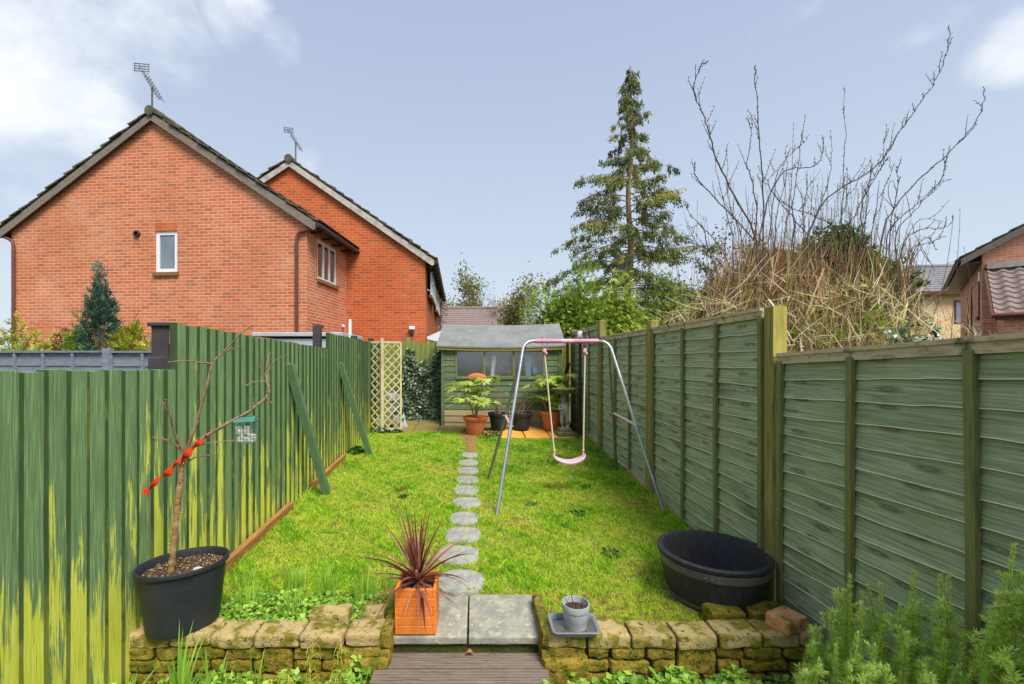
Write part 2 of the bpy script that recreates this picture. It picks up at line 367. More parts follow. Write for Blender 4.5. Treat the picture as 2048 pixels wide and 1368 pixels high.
GROUND = pm('rough_ground', [srgb(60,72,28,.7), srgb(96,104,44,.7), srgb(92,76,48,.7)], 1.5, rough=1, bump=1, bscale=30, bdist=.03)
EDGE = pm('brown_edging', [srgb(130,88,48,1.0), srgb(176,126,76,1.0)], 3, (14,1.5,14), rough=.8)
GREYF = pm('grey_fence_paint', [srgb(104,110,122,1.0), srgb(134,140,152,1.0)], 3, (2,14,14), rough=.8)
DGREY = pm('dark_grey_paint', [srgb(66,60,62,.8), srgb(86,80,82,.8)], 4, rough=.8)
BLACKP = pm('black_plastic', [srgb(38,42,48,.75), srgb(52,56,62,.75)], 8, rough=.5, bump=.25, bscale=120, spec=.4)
TUBM = pm('black_barrel', [srgb(34,35,38), srgb(52,53,56)], 4, (20,20,1), rough=.55, bump=.5, bscale=10, spec=.35, stain=(srgb(84,88,92,.7), 9, .6, .75, (1,1,.4)))
HOOPM = pm('barrel_hoop', [srgb(74,72,70,1.0), srgb(96,92,88,1.0)], 10, rough=.4, bump=.2, spec=.5)
TERRA = pm('terracotta', [srgb(184,96,58,1.05), srgb(208,120,78,1.05)], 6, rough=.7, bump=.2)
ORANGEW = pm('orange_wood', [srgb(196,96,28,1.05), srgb(226,130,52,1.05), srgb(206,108,36,1.05)], 3, (6,6,24), rough=.6, tw=.35, stain=(srgb(120,84,36,1.0), 5, .62, .76, (1,1,1)))
GREYP = pm('grey_plastic_pot', [srgb(150,156,158,1.0), srgb(176,180,182,1.0)], 7, rough=.5, bump=.1, stain=(srgb(120,116,100,1.0), 9, .62, .74, (1,1,1)))
TRAYM = pm('tray_plastic', [srgb(112,116,122,1.0), srgb(134,138,144,1.0)], 7, rough=.35, bump=.1, spec=.5)
GALV = pm('galvanised_tube', [srgb(150,154,158,.9), srgb(186,190,194,.9)], 9, rough=.35, bump=0, metal=.6, spec=.5)
GALVD = pm('greenish_tube', [srgb(98,104,86,.85), srgb(124,130,108,.85)], 9, rough=.45, bump=0, spec=.4)
PINK = pm('pink_plastic', [srgb(206,130,160,.9), srgb(222,156,180,.9)], 6, rough=.5, bump=0)
PINKL = pm('pale_pink_plastic', [srgb(222,172,190,.9), srgb(232,190,204,.9)], 6, rough=.5, bump=0)
ROPE = pm('cream_rope', [srgb(206,198,160,.9), srgb(226,218,186,.9)], 90, rough=.9)
PROP = pm('green_prop', [srgb(78,104,70), srgb(98,128,90)], 3, (10,10,2), rough=.7)
STATUE = pm('grey_cast_stone', [srgb(112,116,108,1.0), srgb(150,154,146,1.0)], 14, rough=.9, bump=.6, stain=(srgb(92,104,62,1.0), 8, .56, .68, (1,1,1)))
BASIN = pm('mossy_cast_stone', [srgb(92,100,70,1.0), srgb(122,128,96,1.0)], 14, rough=.9)
BARK = pm('sapling_bark', [srgb(108,76,48,1.0), srgb(160,124,84,1.0), srgb(186,160,124,1.0)], 14, (1,1,3), rough=.8, bump=.8)
TWIG = pm('dark_twig', [srgb(104,76,58), srgb(158,132,108)], 14, rough=.8)
TWIGD = pm('grey_twig', [srgb(76,64,58,.9), srgb(116,98,84,.9)], 8, rough=.85)
TRUNK = pm('conifer_bark', [srgb(110,92,62), srgb(156,132,94), srgb(116,112,64)], 5, (3,3,1), rough=.9)
RED = pm('red_ribbon', [srgb(226,62,34,.9), srgb(240,84,52,.9)], 6, rough=.6, bump=0, trans=.25)
METAL = pm('aerial_metal', [srgb(96,98,104,.8), srgb(130,132,138,.8)], 9, rough=.4, bump=0, metal=.5)
STRAW = leafmat('straw_stems', [srgb(100,84,58), srgb(154,132,92), srgb(204,182,140), srgb(230,216,186), srgb(206,186,92), srgb(146,94,74)], trans=0, rough=.8)
GRASSM = leafmat('grass_blades', [srgb(60,116,18), srgb(112,178,30), srgb(168,216,44), srgb(214,226,78), srgb(214,200,126)], trans=.38, nz=9)
CONIF = leafmat('conifer_leaves', [srgb(62,76,48), srgb(98,114,62), srgb(146,154,76), srgb(192,190,98)], trans=.38)
HEDG = leafmat('bright_conifer_leaves', [srgb(70,98,34), srgb(114,148,48), srgb(170,188,68), srgb(212,212,108)], trans=.35)
HEDG2 = leafmat('deep_green_leaves', [srgb(36,62,24,1.0), srgb(70,108,38,1.0), srgb(104,146,48,1.0)], trans=.25)
BLUEC = leafmat('blue_conifer_leaves', [srgb(44,66,54,1.0), srgb(82,112,92,1.0), srgb(120,150,128,1.0)], trans=.2)
GOLD = leafmat('golden_leaves', [srgb(96,108,30,1.0), srgb(160,164,50,1.05), srgb(196,196,84,1.05)], trans=.3)
IVY = leafmat('ivy_leaves', [srgb(34,52,30,1.0), srgb(62,84,52,1.0), srgb(96,118,82,1.0), srgb(150,166,138,1.05)], trans=.1, rough=.35, spec=.6)
FATS = leafmat('fatsia_leaves', [srgb(112,146,44,1.05), srgb(158,184,70,.9), srgb(200,212,116,.9)], trans=.35, rough=.4)
ROSE = leafmat('rosemary_leaves', [srgb(132,166,60), srgb(182,218,92), srgb(214,240,118), srgb(234,248,160)], trans=.5)
WEED = leafmat('weed_leaves', [srgb(80,124,36), srgb(124,172,56), srgb(168,206,84), srgb(206,220,126)], trans=.4)
DAFF = leafmat('strap_leaves', [srgb(110,160,50), srgb(156,200,76), srgb(196,224,104)], trans=.45)
CORD = leafmat('red_strap_leaves', [srgb(74,30,28), srgb(112,50,44), srgb(156,98,84), srgb(196,158,136)], trans=.2, rough=.4)
OLIVE = leafmat('olive_leaves', [srgb(96,96,58), srgb(136,134,78), srgb(168,164,104)], trans=.3)
BROWNL = leafmat('brown_leaves', [srgb(88,52,42,1.0), srgb(128,82,60,1.0), srgb(130,110,70,1.0)], trans=.2)
DRYL = leafmat('dead_leaves', [srgb(96,60,34,1.0), srgb(170,120,74,1.0)], trans=.2)
WHITEP = pm('white_plastic', [srgb(224,226,228,.9)]*2, 3, rough=.5, bump=0)
PALEG = pm('pale_grey_render', [srgb(176,180,184,.85), srgb(192,196,200,.85)], 2, rough=.8, bump=.1)
# ------------------------------------------------------------ ground
def strip(xs, ys, zf, name, m, jit=0):
    mb = MB(); vs = [(x, y, zf(x, y)) for y in ys for x in xs]; n = len(xs)
    fs = [(j*n+i, j*n+i+1, (j+1)*n+i+1, (j+1)*n+i) for j in range(len(ys)-1) for i in range(n-1)]
    mb.add(vs, fs); return struct(name, mb, m, sm=60)
def ground_z(x, y):
    if y < 2.535: return -.045
    if y < 2.965: return .088
    return gz(y)-.004
strip([-400,-60,-12,-4,-1.9,0,1.95,4,12,60,400], [-60,-5,0,1,2,2.53,2.54,2.96,2.97,4,6,8,9.3,14,30,80,600], ground_z, 'ground', GROUND)
def lawn_z(x, y): return gz(y)+.008+.012*mnoise.noise(Vector((x*1.6, y*1.6, 0)))
xs = [ -1.83+3.72*i/48 for i in range(49)]; ys = [2.56+(8.02-2.56)*i/70 for i in range(71)]
strip(xs, ys, lambda x, y: (-.05 if -.55 < x < .42 and y < 2.93 else 0)+lawn_z(x, y), 'lawn', LAWNM)
# worn brick and soil path at the end of the stones
PATHM = pm('worn_brick_path', [srgb(118,92,56,.8), srgb(166,116,80,.8), srgb(128,118,64,.8)], 9, rough=.9, bump=.9, bdist=.01)
mb = MB(); vs = []
for j in range(41):
    y = 6.5+1.35*j/40; c = -.08+.02*math.sin(y*3); w_ = .09+.035*mnoise.noise(Vector((y*3,0,0)))+.03*mnoise.noise(Vector((y*11,3,0)))
    if y > 7.3: w_ += (y-7.3)*.35
    for i in range(9):
        f = i/4-1; x = c+f*w_*(1+.25*mnoise.noise(Vector((y*9,f*3,5)))); vs.append((x, y, gz(y)+.022-.03*abs(f)**3+.008*mnoise.noise(Vector((x*14,y*12,2)))))
mb.add(vs, [(j*9+i, j*9+i+1, (j+1)*9+i+1, (j+1)*9+i) for j in range(40) for i in range(8)]); struct('path', mb, PATHM, 60)
# patio: dark mossy slabs at the back left, wet orange slabs by the pots
mb = MB()
for i, x in enumerate([-2.0, -1.55, -1.1, -.65]):
    for j, y in enumerate([7.9, 8.36, 8.82]):
        z = gz(y+.2)+.0; mb.bbox((.44, .44, .05), (x+.22, y+.22, z), (R(2.9),0,R(random.uniform(-1,1))), .008, 1, random.random())
struct('patio', mb, PATIO, 30)
mb = MB()
for x, y, t in ((.42,7.42,.2),(.84,7.42,.7),(1.26,7.42,.4),(.42,7.86,.6),(.84,7.86,.1),(1.26,7.86,.8)):
    mb.bbox((.40, .42, .05), (x+.2, y+.2, gz(y+.2)+.008), (R(2.9),0,0), .006, 1, t)
struct('orange_patio', mb, PATIOO, 30)
# slabs at the threshold (edge shows over the deck)
for (x0, x1, lab) in ((-.50, -.045, 'worn square paving slab under the orange planter at the top of the step'),
                      (-.035, .385, 'grey square paving slab with a pale corner beside the orange planter slab')):
    mb = MB(); mb.rough((x1-x0, .44, .04), ((x0+x1)/2, 2.73, .121), (R(2.2),0,0), .0025, .005, 6, seed=x0, fr=9)
    single('paving_slab', mb, SLAB, lab, 'paving slab', 'square slabs at the top of the step', sm=40)
# stepping stones
SYK = [1.0,1.04,1.13,1.26,1.22,1.26,1.27,1.3,1.32,1.35]
sy = [3.085, 3.44, 3.80, 4.16, 4.53, 4.90, 5.26, 5.62, 5.98, 6.36]
sx = [-.096, -.128, -.102, -.098, -.085, -.092, -.088, -.086, -.085, -.08]; sr = [.165, .158, .152, .136, .142, .138, .135, .13, .13, .125]
ordn = ['nearest to the square slabs', 'second out from the square slabs', 'third out from the square slabs', 'fourth out from the square slabs, left of the swing leg',
        'fifth out from the square slabs', 'sixth out from the square slabs', 'fourth from the far brick path', 'third from the far brick path', 'second from the far brick path', 'next to the far brick path']
for i in range(10):
    mb = MB(); k = i
    w = lambda a, z: 1+.05*mnoise.noise(Vector((math.cos(a)*2+k*5, math.sin(a)*2, 0)))+.015*mnoise.noise(Vector((math.cos(a)*8+k*5, math.sin(a)*8, 0)))
    nn_ = 2.6+.8*((k*37)%3)/2; se = lambda a, nn_=nn_: 1/((abs(math.cos(a))**nn_+abs(math.sin(a))**nn_)**(1/nn_))
    w0 = w; w = lambda a, z: w0(a, z)*se(a)
    mb.lathe([(sr[i]*.98, -.03), (sr[i], .0), (sr[i]*.985, .012), (sr[i]*.9, .016), (sr[i]*.5, .017), (.001, .017)], (sx[i], sy[i], gz(sy[i])+.004+.012*mnoise.noise(Vector((sx[i]*1.6, sy[i]*1.6, 0)))), 48, 1.0, SYK[i], wob=w)
    single('stepping_stone', mb, ROUND, 'round grey stepping stone ' + ordn[i], 'stepping stone', 'stepping stones across the lawn', sm=40)
# ------------------------------------------------------------ stone garden walls
def garden_wall(x0, x1, label, seed, pillar=None):
    random.seed(seed); t = thing('stone_wall', label, 'wall', ((x0+x1)/2, 2.45, -.11))
    m = MB(); m.box(x0+.01, x1-.01, 2.425, 2.56, -.12, .14); part('mortar_core', m, MORT, t)
    m = MB(); big = []
    for row in range(5):
        hgt = .064; x = x0; zc = .146-hgt/2-row*.070
        while x < x1-.03:
            w = random.uniform(.12, .27); w = min(w, x1-x)
            if x1-(x+w) < .08: w = x1-x
            if row == 0 and random.random() < .18:
                m.rough((w-.012, .062, .134), (x+w/2, 2.423, .146-.067), (0,0,0), .013, .018, 7, random.random(), random.random()*50, 20); big.append((x, x+w)); x += w; continue
            if row == 1 and any(a_ < x+w and b_ > x for a_, b_ in big):
                a_, b_ = [q for q in big if q[0] < x+w and q[1] > x][0]
                if a_-x < .05: x = b_; continue
                w = a_-x
            m.rough((w-.014, .06, hgt-.004), (x+w/2, 2.425+random.uniform(-.008,.006), zc), (0,R(random.uniform(-1.5,1.5)),0), .011, .014, 5, random.random(), random.random()*50, 22)
            x += w
    part('stone_course', m, STONE, t, 50)
    m = MB(); x = x0
    while x < x1-.03:
        w = random.uniform(.20, .26); w = min(w, x1-x)
        if x1-(x+w) < .1: w = x1-x
        m.rough((w-.010, .155, .068), (x+w/2, 2.465+random.uniform(-.010,.008), .183+random.uniform(-.005,.005)), (0,R(random.uniform(-1,1)),R(random.uniform(-1.2,1.2))), .007, .014, 6, random.random(), random.random()*50, 14)
        x += w
    part('coping_stone', m, COPE, t, 50)
    if pillar:
        m = MB()
        m.rough((.06, .44, .19), (pillar, 2.62, .03), (0,0,0), .012, .015, 6, .4, 9, 18)
        m.rough((.06, .42, .085), (pillar+.005, 2.62, .172), (0,0,0), .008, .012, 6, .9, 19, 18)
        m.rough((.24, .07, .23), (pillar+.10 if pillar > 0 else pillar-.09, 2.40, -.02), (0,0,0), .012, .02, 7, .3, 29, 18)
        part('end_stone', m, STONE, t, 50)
    return t
garden_wall(-1.86, -.50, 'low mossy stone wall running from the worn left fence to the orange planter', 3, -.485)
garden_wall(.385, 1.86, 'low mossy stone wall running from the grey pot on its tray to the lap panel fence', 5, .385)
def loose(size, loc, rz, label, seed, m=COPE, t=.5):
    mb = MB(); mb.rough(size, loc, (R(random.uniform(-2,2)),R(random.uniform(-2,2)),R(rz)), .007, .014, 6, t, seed, 16)
    return single('loose_stone', mb, m, label, 'stone', 'loose stones lying on and behind the walls', sm=50)
loose((.23,.13,.08), (-.84,2.63,.185), 2, 'flat pinkish stone lying behind the coping of the left wall', 1)
loose((.12,.14,.085), (-.59,2.63,.185), -4, 'small stone behind the end of the left wall, close to the planter', 2)
loose((.20,.12,.08), (1.45,2.63,.195), 3, 'mossy stone lying behind the right wall, touching the black tub', 3, STONE, .9)
loose((.22,.13,.08), (1.70,2.64,.195), -5, 'mossy stone lying behind the right wall beside the green post', 4, STONE, .8)
BRK = pm('orange_block', [srgb(196,132,84), srgb(214,156,108), srgb(176,144,70)], 9, rough=.95, bump=.9, bdist=.01, stain=(srgb(128,112,40), 10, .5, .62, (1,1,1)))
loose((.155,.13,.075), (1.70,2.46,.255), 22, 'loose orange tan block sitting askew on top of the right wall end', 5, BRK)
loose((.10,.09,.06), (.60,2.66,.17), 8, 'small pale stone behind the wall next to the grey pot', 6)
# ------------------------------------------------------------ decking
t = thing('decking', 'wet ribbed timber decking below the stone step', 'decking', (-.08, 1.8, -.05))
y = 2.50
for b in range(6):
    m = MB(); y1 = y-b*.13; y0 = y1-.122; n = 6; w = (y1-y0)/n; prof = []
    for k in range(n):
        prof += [(y0+k*w+.001, .055), (y0+k*w+w*.45, .055), (y0+k*w+w*.5, .040), (y0+k*w+w*.96, .040)]
    prof += [(y1-.001, .055), (y1, .03), (y0, .03)]
    vs = [(-.53, a, z) for a, z in prof]+[(.38, a, z) for a, z in prof]; k = len(prof)
    m.add(vs, [(i, (i+1)%k, (i+1)%k+k, i+k) for i in range(k)]+[tuple(range(k))[::-1], tuple(range(k, 2*k))], .1+random.random()*.5)
    part('board', m, DECK, t)
for jy in (1.7, 2.38):
    m = MB(); m.box(-.5, .36, jy, jy+.05, -.10, .029); part('joist', m, DECK, t)
# ------------------------------------------------------------ left fence (featheredge boards)
LX = -1.865
def feather(name, label, y0, y1, top, seed, posts, capped=False, mat=LFP, bot=None, pitch=.106, x=LX, rails=True, group=None):
    random.seed(seed); t = thing(name, label, 'fence', (x, (y0+y1)/2, gz(max(y0,0))), group=group)
    m = MB(); y = y0; n = max(1, int(round((y1-y0)/pitch))); pitch = (y1-y0)/n
    for i in range(n):
        a = y0+i*pitch; z1 = top((a-y0)/(y1-y0))+random.uniform(-.006,.006); z0 = (gz(a) if a > 2.45 else -.12)-.02
        th = .033+random.uniform(-.004,.006); w = pitch+.012; lean = random.uniform(-.003,.003); tt = .02+random.random()*.95
        # thick edge towards the house, feathered edge tucked away behind the next board
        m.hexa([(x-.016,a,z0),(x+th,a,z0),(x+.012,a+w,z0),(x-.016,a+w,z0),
                (x-.016+lean,a+lean,z1),(x+th+lean,a+lean,z1),(x+.012+lean,a+w+lean,z1),(x-.016+lean,a+w+lean,z1)], [tt,tt,tt+2,tt,tt,tt])  # raised tint on the near edge selects the painted gap shade
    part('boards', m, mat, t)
    for f in (.12, .5, .88):
        m = MB(); z = top(.5)*f+(1-f)*gz(y0); m.box(x-.075, x-.018, y0, y1, z-.04, z+.04); part('rail', m, DGREY, t)
    for yp, zt in posts:
        m = MB(); m.bbox((.09,.09,zt-gz(yp)+.1), (x-.125, yp, (zt+gz(yp)-.1)/2), (0,0,0), .005, 1); part('post', m, DGREY, t)
    return t
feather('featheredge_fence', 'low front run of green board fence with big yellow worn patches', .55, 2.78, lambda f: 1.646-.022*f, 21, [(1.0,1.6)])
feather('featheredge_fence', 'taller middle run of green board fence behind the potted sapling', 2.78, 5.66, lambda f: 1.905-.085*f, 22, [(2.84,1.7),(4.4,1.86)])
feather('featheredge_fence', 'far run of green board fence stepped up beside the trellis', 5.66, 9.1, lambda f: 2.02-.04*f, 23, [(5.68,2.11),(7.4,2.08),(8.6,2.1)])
# dark grey pillar post beyond the step in the fence
t = thing('gate_post', 'dark grey square post with a flat cap beyond the step in the left fence', 'post', (-2.34, 3.4, .15))
m = MB(); m.bbox((.125,.125,1.80), (-2.34,3.4,1.03), (0,0,0), .004, 1); part('shaft', m, DGREY, t)
m = MB(); m.bbox((.165,.165,.03), (-2.34,3.4,1.945), (0,0,0), .006, 1); part('cap', m, DGREY, t)
m = MB(); m.box(-2.276,-2.255,3.35,3.44,1.80,1.925); part('raw_block', m, pm('raw_amber_wood', [srgb(176,124,40,.8), srgb(206,160,74,.8)], 6), t)
m = MB(); m.box(-2.275,-2.25,3.36,3.46,1.62,1.70); m.box(-2.275,-2.245,3.40,3.50,1.40,1.55); part('bracket', m, BLACKP, t)
# props against the fence
for (b, a, lab) in ((V(-1.58,4.80,gz(4.8)), V(-1.832,4.44,1.64), 'near green timber prop leaning on the left fence'),
                    (V(-1.50,6.42,gz(6.4)), V(-1.832,6.10,1.64), 'far green timber prop leaning on the left fence')):
    d = (a-b).normalized(); s = d.cross(V(0,1,0)).normalized()*.036; q = d.cross(s).normalized()*.036
    m = MB(); b2 = b-d*.05; m.hexa([b2-s-q,b2+s-q,b2+s+q,b2-s+q,a-s-q,a+s-q,a+s+q,a-s+q])
    single('timber_prop', m, PROP, lab, 'prop', 'timber props holding the left fence')
# timber edging of the lawn
for (y0, y1, lab) in ((3.1, 4.35, 'brown timber edging board between lawn and left fence, close to the potted sapling'), (4.95, 6.1, 'timber edging board at the foot of the left fence behind the near prop')):
    m = MB(); n = 6
    for i in range(n):
        a, b = y0+(y1-y0)*i/n, y0+(y1-y0)*(i+1)/n
        m.hexa([(-1.80,a,gz(a)-.03),(-1.755,a,gz(a)-.03),(-1.755,b,gz(b)-.03),(-1.80,b,gz(b)-.03),(-1.80,a,gz(a)+.085),(-1.755,a,gz(a)+.085),(-1.755,b,gz(b)+.085),(-1.80,b,gz(b)+.085)])
    single('edging_board', m, EDGE, lab, 'edging')
# ------------------------------------------------------------ right fence (waney lap panels)
RX = 1.90
t = thing('lap_panel_fence', 'green overlapping panel fence along the right side with square posts', 'fence', (RX, 4.5, .1))
def lap_panel(y0, y1, zb, zt, seed, battens, label=None, x=RX, tilt=0.0, sag=0.0, gboard=None):
    random.seed(seed); m = MB(); n = int(round((zt-zb-.04)/.112)); hh = (zt-.03-zb)/n; NS = 28
    for i in range(n):
        b0 = zb+i*hh; b1 = b0+hh+.02; tt = random.random()
        ph = random.uniform(0, 50)
        vs = []; rows = []
        for j in range(NS+1):
            f = j/NS; y = y0+(y1-y0)*f; k = tilt*(1-f)
            wob = .011*mnoise.noise(Vector((y*2.1, ph, 0)))+.005*mnoise.noise(Vector((y*9, ph, 3)))
            bo = .004*mnoise.noise(Vector((y*3, ph, 9)))
            zz0 = b0+wob+k; zz1 = b1+k
            # section: bottom outer, bottom inner, top
            vs += [(x-.021+bo, y, zz0), (x-.013+bo, y, zz0+.001), (x-.004, y, zz1), (x-.019+bo, y, zz0+.004)]
        fs = []; ts = []
        for j in range(NS):
            a = j*4; c = a+4
            fs += [(a, c, c+3, a+3)]; ts += [tt+2]
            fs += [(a+3, c+3, c+2, a+2)]; ts += [tt]
            fs += [(a, a+1, c+1, c)]; ts += [tt]
        m.add(vs, fs, ts)
    m.add([(x+.004,y0,zb-.01),(x+.004,y1,zb-.01),(x+.004,y1,zt+tilt*.0-.02),(x+.004,y0,zt+tilt-.02)], [(0,1,2,3)], .4)
    p = part('panel', m, RFP, t, 25, label)
    for yb in battens:
        m = MB(); f = (yb-y0)/(y1-y0); k = tilt*(1-f)
        bow = random.uniform(-.012,.012)
        pts = [(x-.036, yb+bow*math.sin(math.pi*q/6)) for q in range(7)]
        for q in range(6):
            za = zb+(zt-.03-zb)*q/6+k; zc = zb+(zt-.03-zb)*(q+1)/6+k; ya = pts[q][1]; yc = pts[q+1][1]
            m.hexa([(x-.042,ya-.018,za),(x-.020,ya-.018,za),(x-.020,ya+.018,za),(x-.042,ya+.018,za),(x-.042,yc-.018,zc),(x-.020,yc-.018,zc),(x-.020,yc+.018,zc),(x-.042,yc+.018,zc)])
        part('batten', m, BATT, p)
    m = MB(); m.hexa([(x-.046,y0,zt+tilt),(x+.03,y0,zt+tilt),(x+.03,y1,zt),(x-.046,y1,zt),(x-.046,y0,zt+tilt+.02),(x+.03,y0,zt+tilt+.02),(x+.03,y1,zt+.02),(x-.046,y1,zt+.02)])
    m.hexa([(x-.034,y0,zt+tilt-.045),(x-.016,y0,zt+tilt-.045),(x-.016,y1,zt-.045),(x-.034,y1,zt-.045),(x-.034,y0,zt+tilt),(x-.016,y0,zt+tilt),(x-.016,y1,zt),(x-.034,y1,zt)])
    part('top_rail', m, CAPR, p)
    if gboard:
        m = MB(); m.hexa([(x-.03,y0,gz(y0)-.05),(x+.02,y0,gz(y0)-.05),(x+.02,y1,gz(y1)-.05),(x-.03,y1,gz(y1)-.05),(x-.03,y0,zb-.005),(x+.02,y0,zb-.005),(x+.02,y1,zb-.005),(x-.03,y1,zb-.005)])
        part('gravel_board', m, GRAVEL, p)
lap_panel(.62, 2.775, -.10, 1.70, 31, [.64,1.17,1.70,2.24,2.755], 'near panel with heavy knots, top edge rising towards the house', tilt=.055*1.7)
lap_panel(2.93, 4.745, .12, 2.0, 32, [2.95,3.49,4.06,4.725])
lap_panel(4.86, 6.68, .36, 2.005, 33, [4.88,5.45,6.02,6.66], gboard=True)
lap_panel(6.80, 8.62, .48, 2.20, 34, [6.82,7.4,8.0,8.6], gboard=True)
def fpost(yp, zt, w=.11, m_=POSTG, lab=None, dx=0):
    m = MB(); z0 = -.1 if yp < 3 else gz(yp)-.05
    m.bbox((w, w, zt-z0), (RX+dx, yp, (zt+z0)/2), (0,0,R(random.uniform(-1,1))), .006, 1)
    return part('post', m, m_, t, label=lab)
fpost(2.85, 2.02, .088, POSTG, 'thick near post with a bare yellow top', .0)
m = MB(); m.box(RX-.043, RX+.043, 2.8025, 2.8058, 1.70, 2.012)
part('post_top', m, POSTY, t)
fpost(4.80, 2.10, .10); fpost(6.74, 2.27, .10); fpost(8.66, 2.26, .10)
# ------------------------------------------------------------ back fence and ivy
BY = 9.15
t = thing('back_fence', 'weathered olive board fence across the end of the garden', 'fence', (0, BY, .46))
m = MB(); n = 40
for i in range(n):
    x = -2.0+i*.1; z1 = 2.05+random.uniform(-.012,.012)
    m.hexa([(x,BY-.02,.4),(x+.108,BY-.006,.4),(x+.108,BY+.01,.4),(x,BY+.01,.4),(x,BY-.02,z1),(x+.108,BY-.006,z1),(x+.108,BY+.01,z1),(x,BY+.01,z1)], random.random())
part('boards', m, BACKF, t)
for xp in (-1.35, 1.72, 1.93):
    m = MB(); m.bbox((.09,.09,1.75), (xp, BY-.07 if xp > 0 else BY+.07, 1.27), (0,0,0), .004, 1); part('post', m, POSTG, t)
for z in (.8, 1.45):
    m = MB(); m.box(1.55, 2.0, BY-.06, BY-.022, z-.04, z+.04); part('rail', m, BACKF, t)
# ivy
def ivy():
    m = MB(); N_ = 5200
    x = rng.uniform(-1.45, -.62, N_); z = rng.uniform(.48, 1.92, N_)
    top = 1.72+.16*np.sin(x*9+1)+.12*np.sin(x*23)
    top = np.where(x > -.95, top+.05, top)
    keep = z < top; x, z = x[keep], z[keep]; n = len(x)
    y = BY-.04-.10*rng.random(n)-.05*(np.sin(x*14)*np.cos(z*11)+1)
    p = np.stack([x, y, z], 1)
    d = np.stack([rng.normal(0,.6,n), rng.normal(-.25,.2,n), rng.normal(-.6,.5,n)], 1); d /= np.linalg.norm(d, axis=1)[:,None]
    nn = np.stack([rng.normal(0,.35,n), -np.ones(n), rng.normal(.35,.35,n)], 1); s = np.cross(d, nn); s /= np.linalg.norm(s, axis=1)[:,None]
    L = rng.uniform(.035,.07,n); W = L*rng.uniform(.8,1.1,n)
    m.quads(leafq(p, d, s, L, W), np.clip(rng.normal(.35,.25,n),0,1))
    stems = MB()
    for i in range(36):
        x0 = random.uniform(-1.45,-.65); z0 = random.uniform(.5,1.3); l = random.uniform(.3,.9); a = random.uniform(.5,1.1)
        stems.tube([(x0+l*k/5*math.cos(a)*(1 if i%3 else -1)*.7, BY-.09-.03*random.random(), z0+l*k/5*math.sin(a)) for k in range(6)], .006, 4)
    t = thing('ivy', 'dark glossy ivy climbing the back fence between the trellis and the shed', 'ivy', (-1.0, BY-.05, .46))
    part('leaves', m, IVY, t); part('stem', stems, TWIGD, t)
def leafq(p, d, s, L, W, mid=.42):
    L = np.asarray(L)[:,None]; W = np.asarray(W)[:,None]
    a = p; b = p+d*L*mid+s*W/2; c = p+d*L; e = p+d*L*mid-s*W/2
    return np.stack([a, b, c, e], 1)
ivy()
# low ivy patch at foot of the trellis
def lowleaves(cx, cy, rx, ry, n, h, L, mat, name, label, cat, kind=None, group=None, zf=None, flat=.6, tm=.45):
    m = MB(); a = rng.uniform(0, 6.283, n); r = np.sqrt(rng.random(n))
    x = cx+rx*r*np.cos(a); y = cy+ry*r*np.sin(a)
    base = np.array([gz(v) if v > 2.45 else -.11 for v in y]) if zf is None else np.array([zf(u, v) for u, v in zip(x, y)])
    bump = .5+.5*np.sin(x*17+y*9)*np.cos(y*21-x*5)
    z = base+h*rng.random(n)*(.4+.6*bump)*(1-.5*r)+.01
    p = np.stack([x, y, z], 1); d = np.stack([rng.normal(0,1,n), rng.normal(0,1,n), rng.normal(.1,.35,n)], 1); d /= np.linalg.norm(d,axis=1)[:,None]
    up = np.stack([rng.normal(0,flat,n), rng.normal(0,flat,n), np.ones(n)], 1); s = np.cross(d, up); s /= np.linalg.norm(s,axis=1)[:,None]
    LL = L*rng.uniform(.6,1.3,n)
    m.quads(leafq(p, d, s, LL, LL*rng.uniform(.7,1,n)), np.clip(rng.normal(tm,.22,n)+.15*(bump-.5),0,1))
    return single(name, m, mat, label, cat, group, kind)
# ------------------------------------------------------------ trellis
t = thing('trellis', 'pale wooden lattice screen of two folding panels in front of the back fence', 'trellis', (-1.62, 7.95, .4))
pA, pB, pC = V(-1.895, 7.98, 0), V(-1.625, 7.88, 0), V(-1.325, 8.02, 0)
zt, zb = 2.0, .40
def latt(a, b, name):
    m = MB(); u = (b-a); w = u.length; u.normalize()
    for e in (a, b):
        c = e; m.bbox((.035,.03,zt-zb), (c.x, c.y, (zt+zb)/2), (0,0,math.atan2(u.y,u.x)), .002, 1)
    for z in (zt-.01, zb+.06): 
        c = (a+b)/2; m.bbox((w,.026,.03), (c.x,c.y,z), (0,0,math.atan2(u.y,u.x)), .002, 1)
    st = .145; nrm = V(-u.y,u.x,0)
    k = 0; z = zb+.06-w
    while z < zt:
        for sgn, off in ((1,-.006),(-1,.006)):
            za, zc = (z, z+w*1.0) if sgn > 0 else (z+w, z)
            s0, s1 = 0.0, 1.0
            lo, hi = zb+.06, zt-.01
            def cl(za, zc):
                f0, f1 = 0, 1
                for lim, up in ((lo, False), (hi, True)):
                    if za == zc: continue
                    f = (lim-za)/(zc-za)
                    if up:
                        if zc > hi: f1 = min(f1, f)
                        if za > hi: f0 = max(f0, f)
                    else:
                        if zc < lo: f1 = min(f1, f)
                        if za < lo: f0 = max(f0, f)
                return f0, f1
            f0, f1 = cl(za, zc)
            if f1-f0 > .05:
                p0 = a+u*w*f0+V(0,0,za+(zc-za)*f0)+nrm*off; p1 = a+u*w*f1+V(0,0,za+(zc-za)*f1)+nrm*off
                dd = (p1-p0).normalized(); sd = dd.cross(nrm).normalized()*.010; q = nrm*.005
                m.hexa([p0-sd-q,p0+sd-q,p0+sd+q,p0-sd+q,p1-sd-q,p1+sd-q,p1+sd+q,p1-sd+q])
        z += st
    part('lattice_panel', m, TREL, t)
latt(pA, pB, 'a'); latt(pB+V(.012,0,0), pC, 'b')
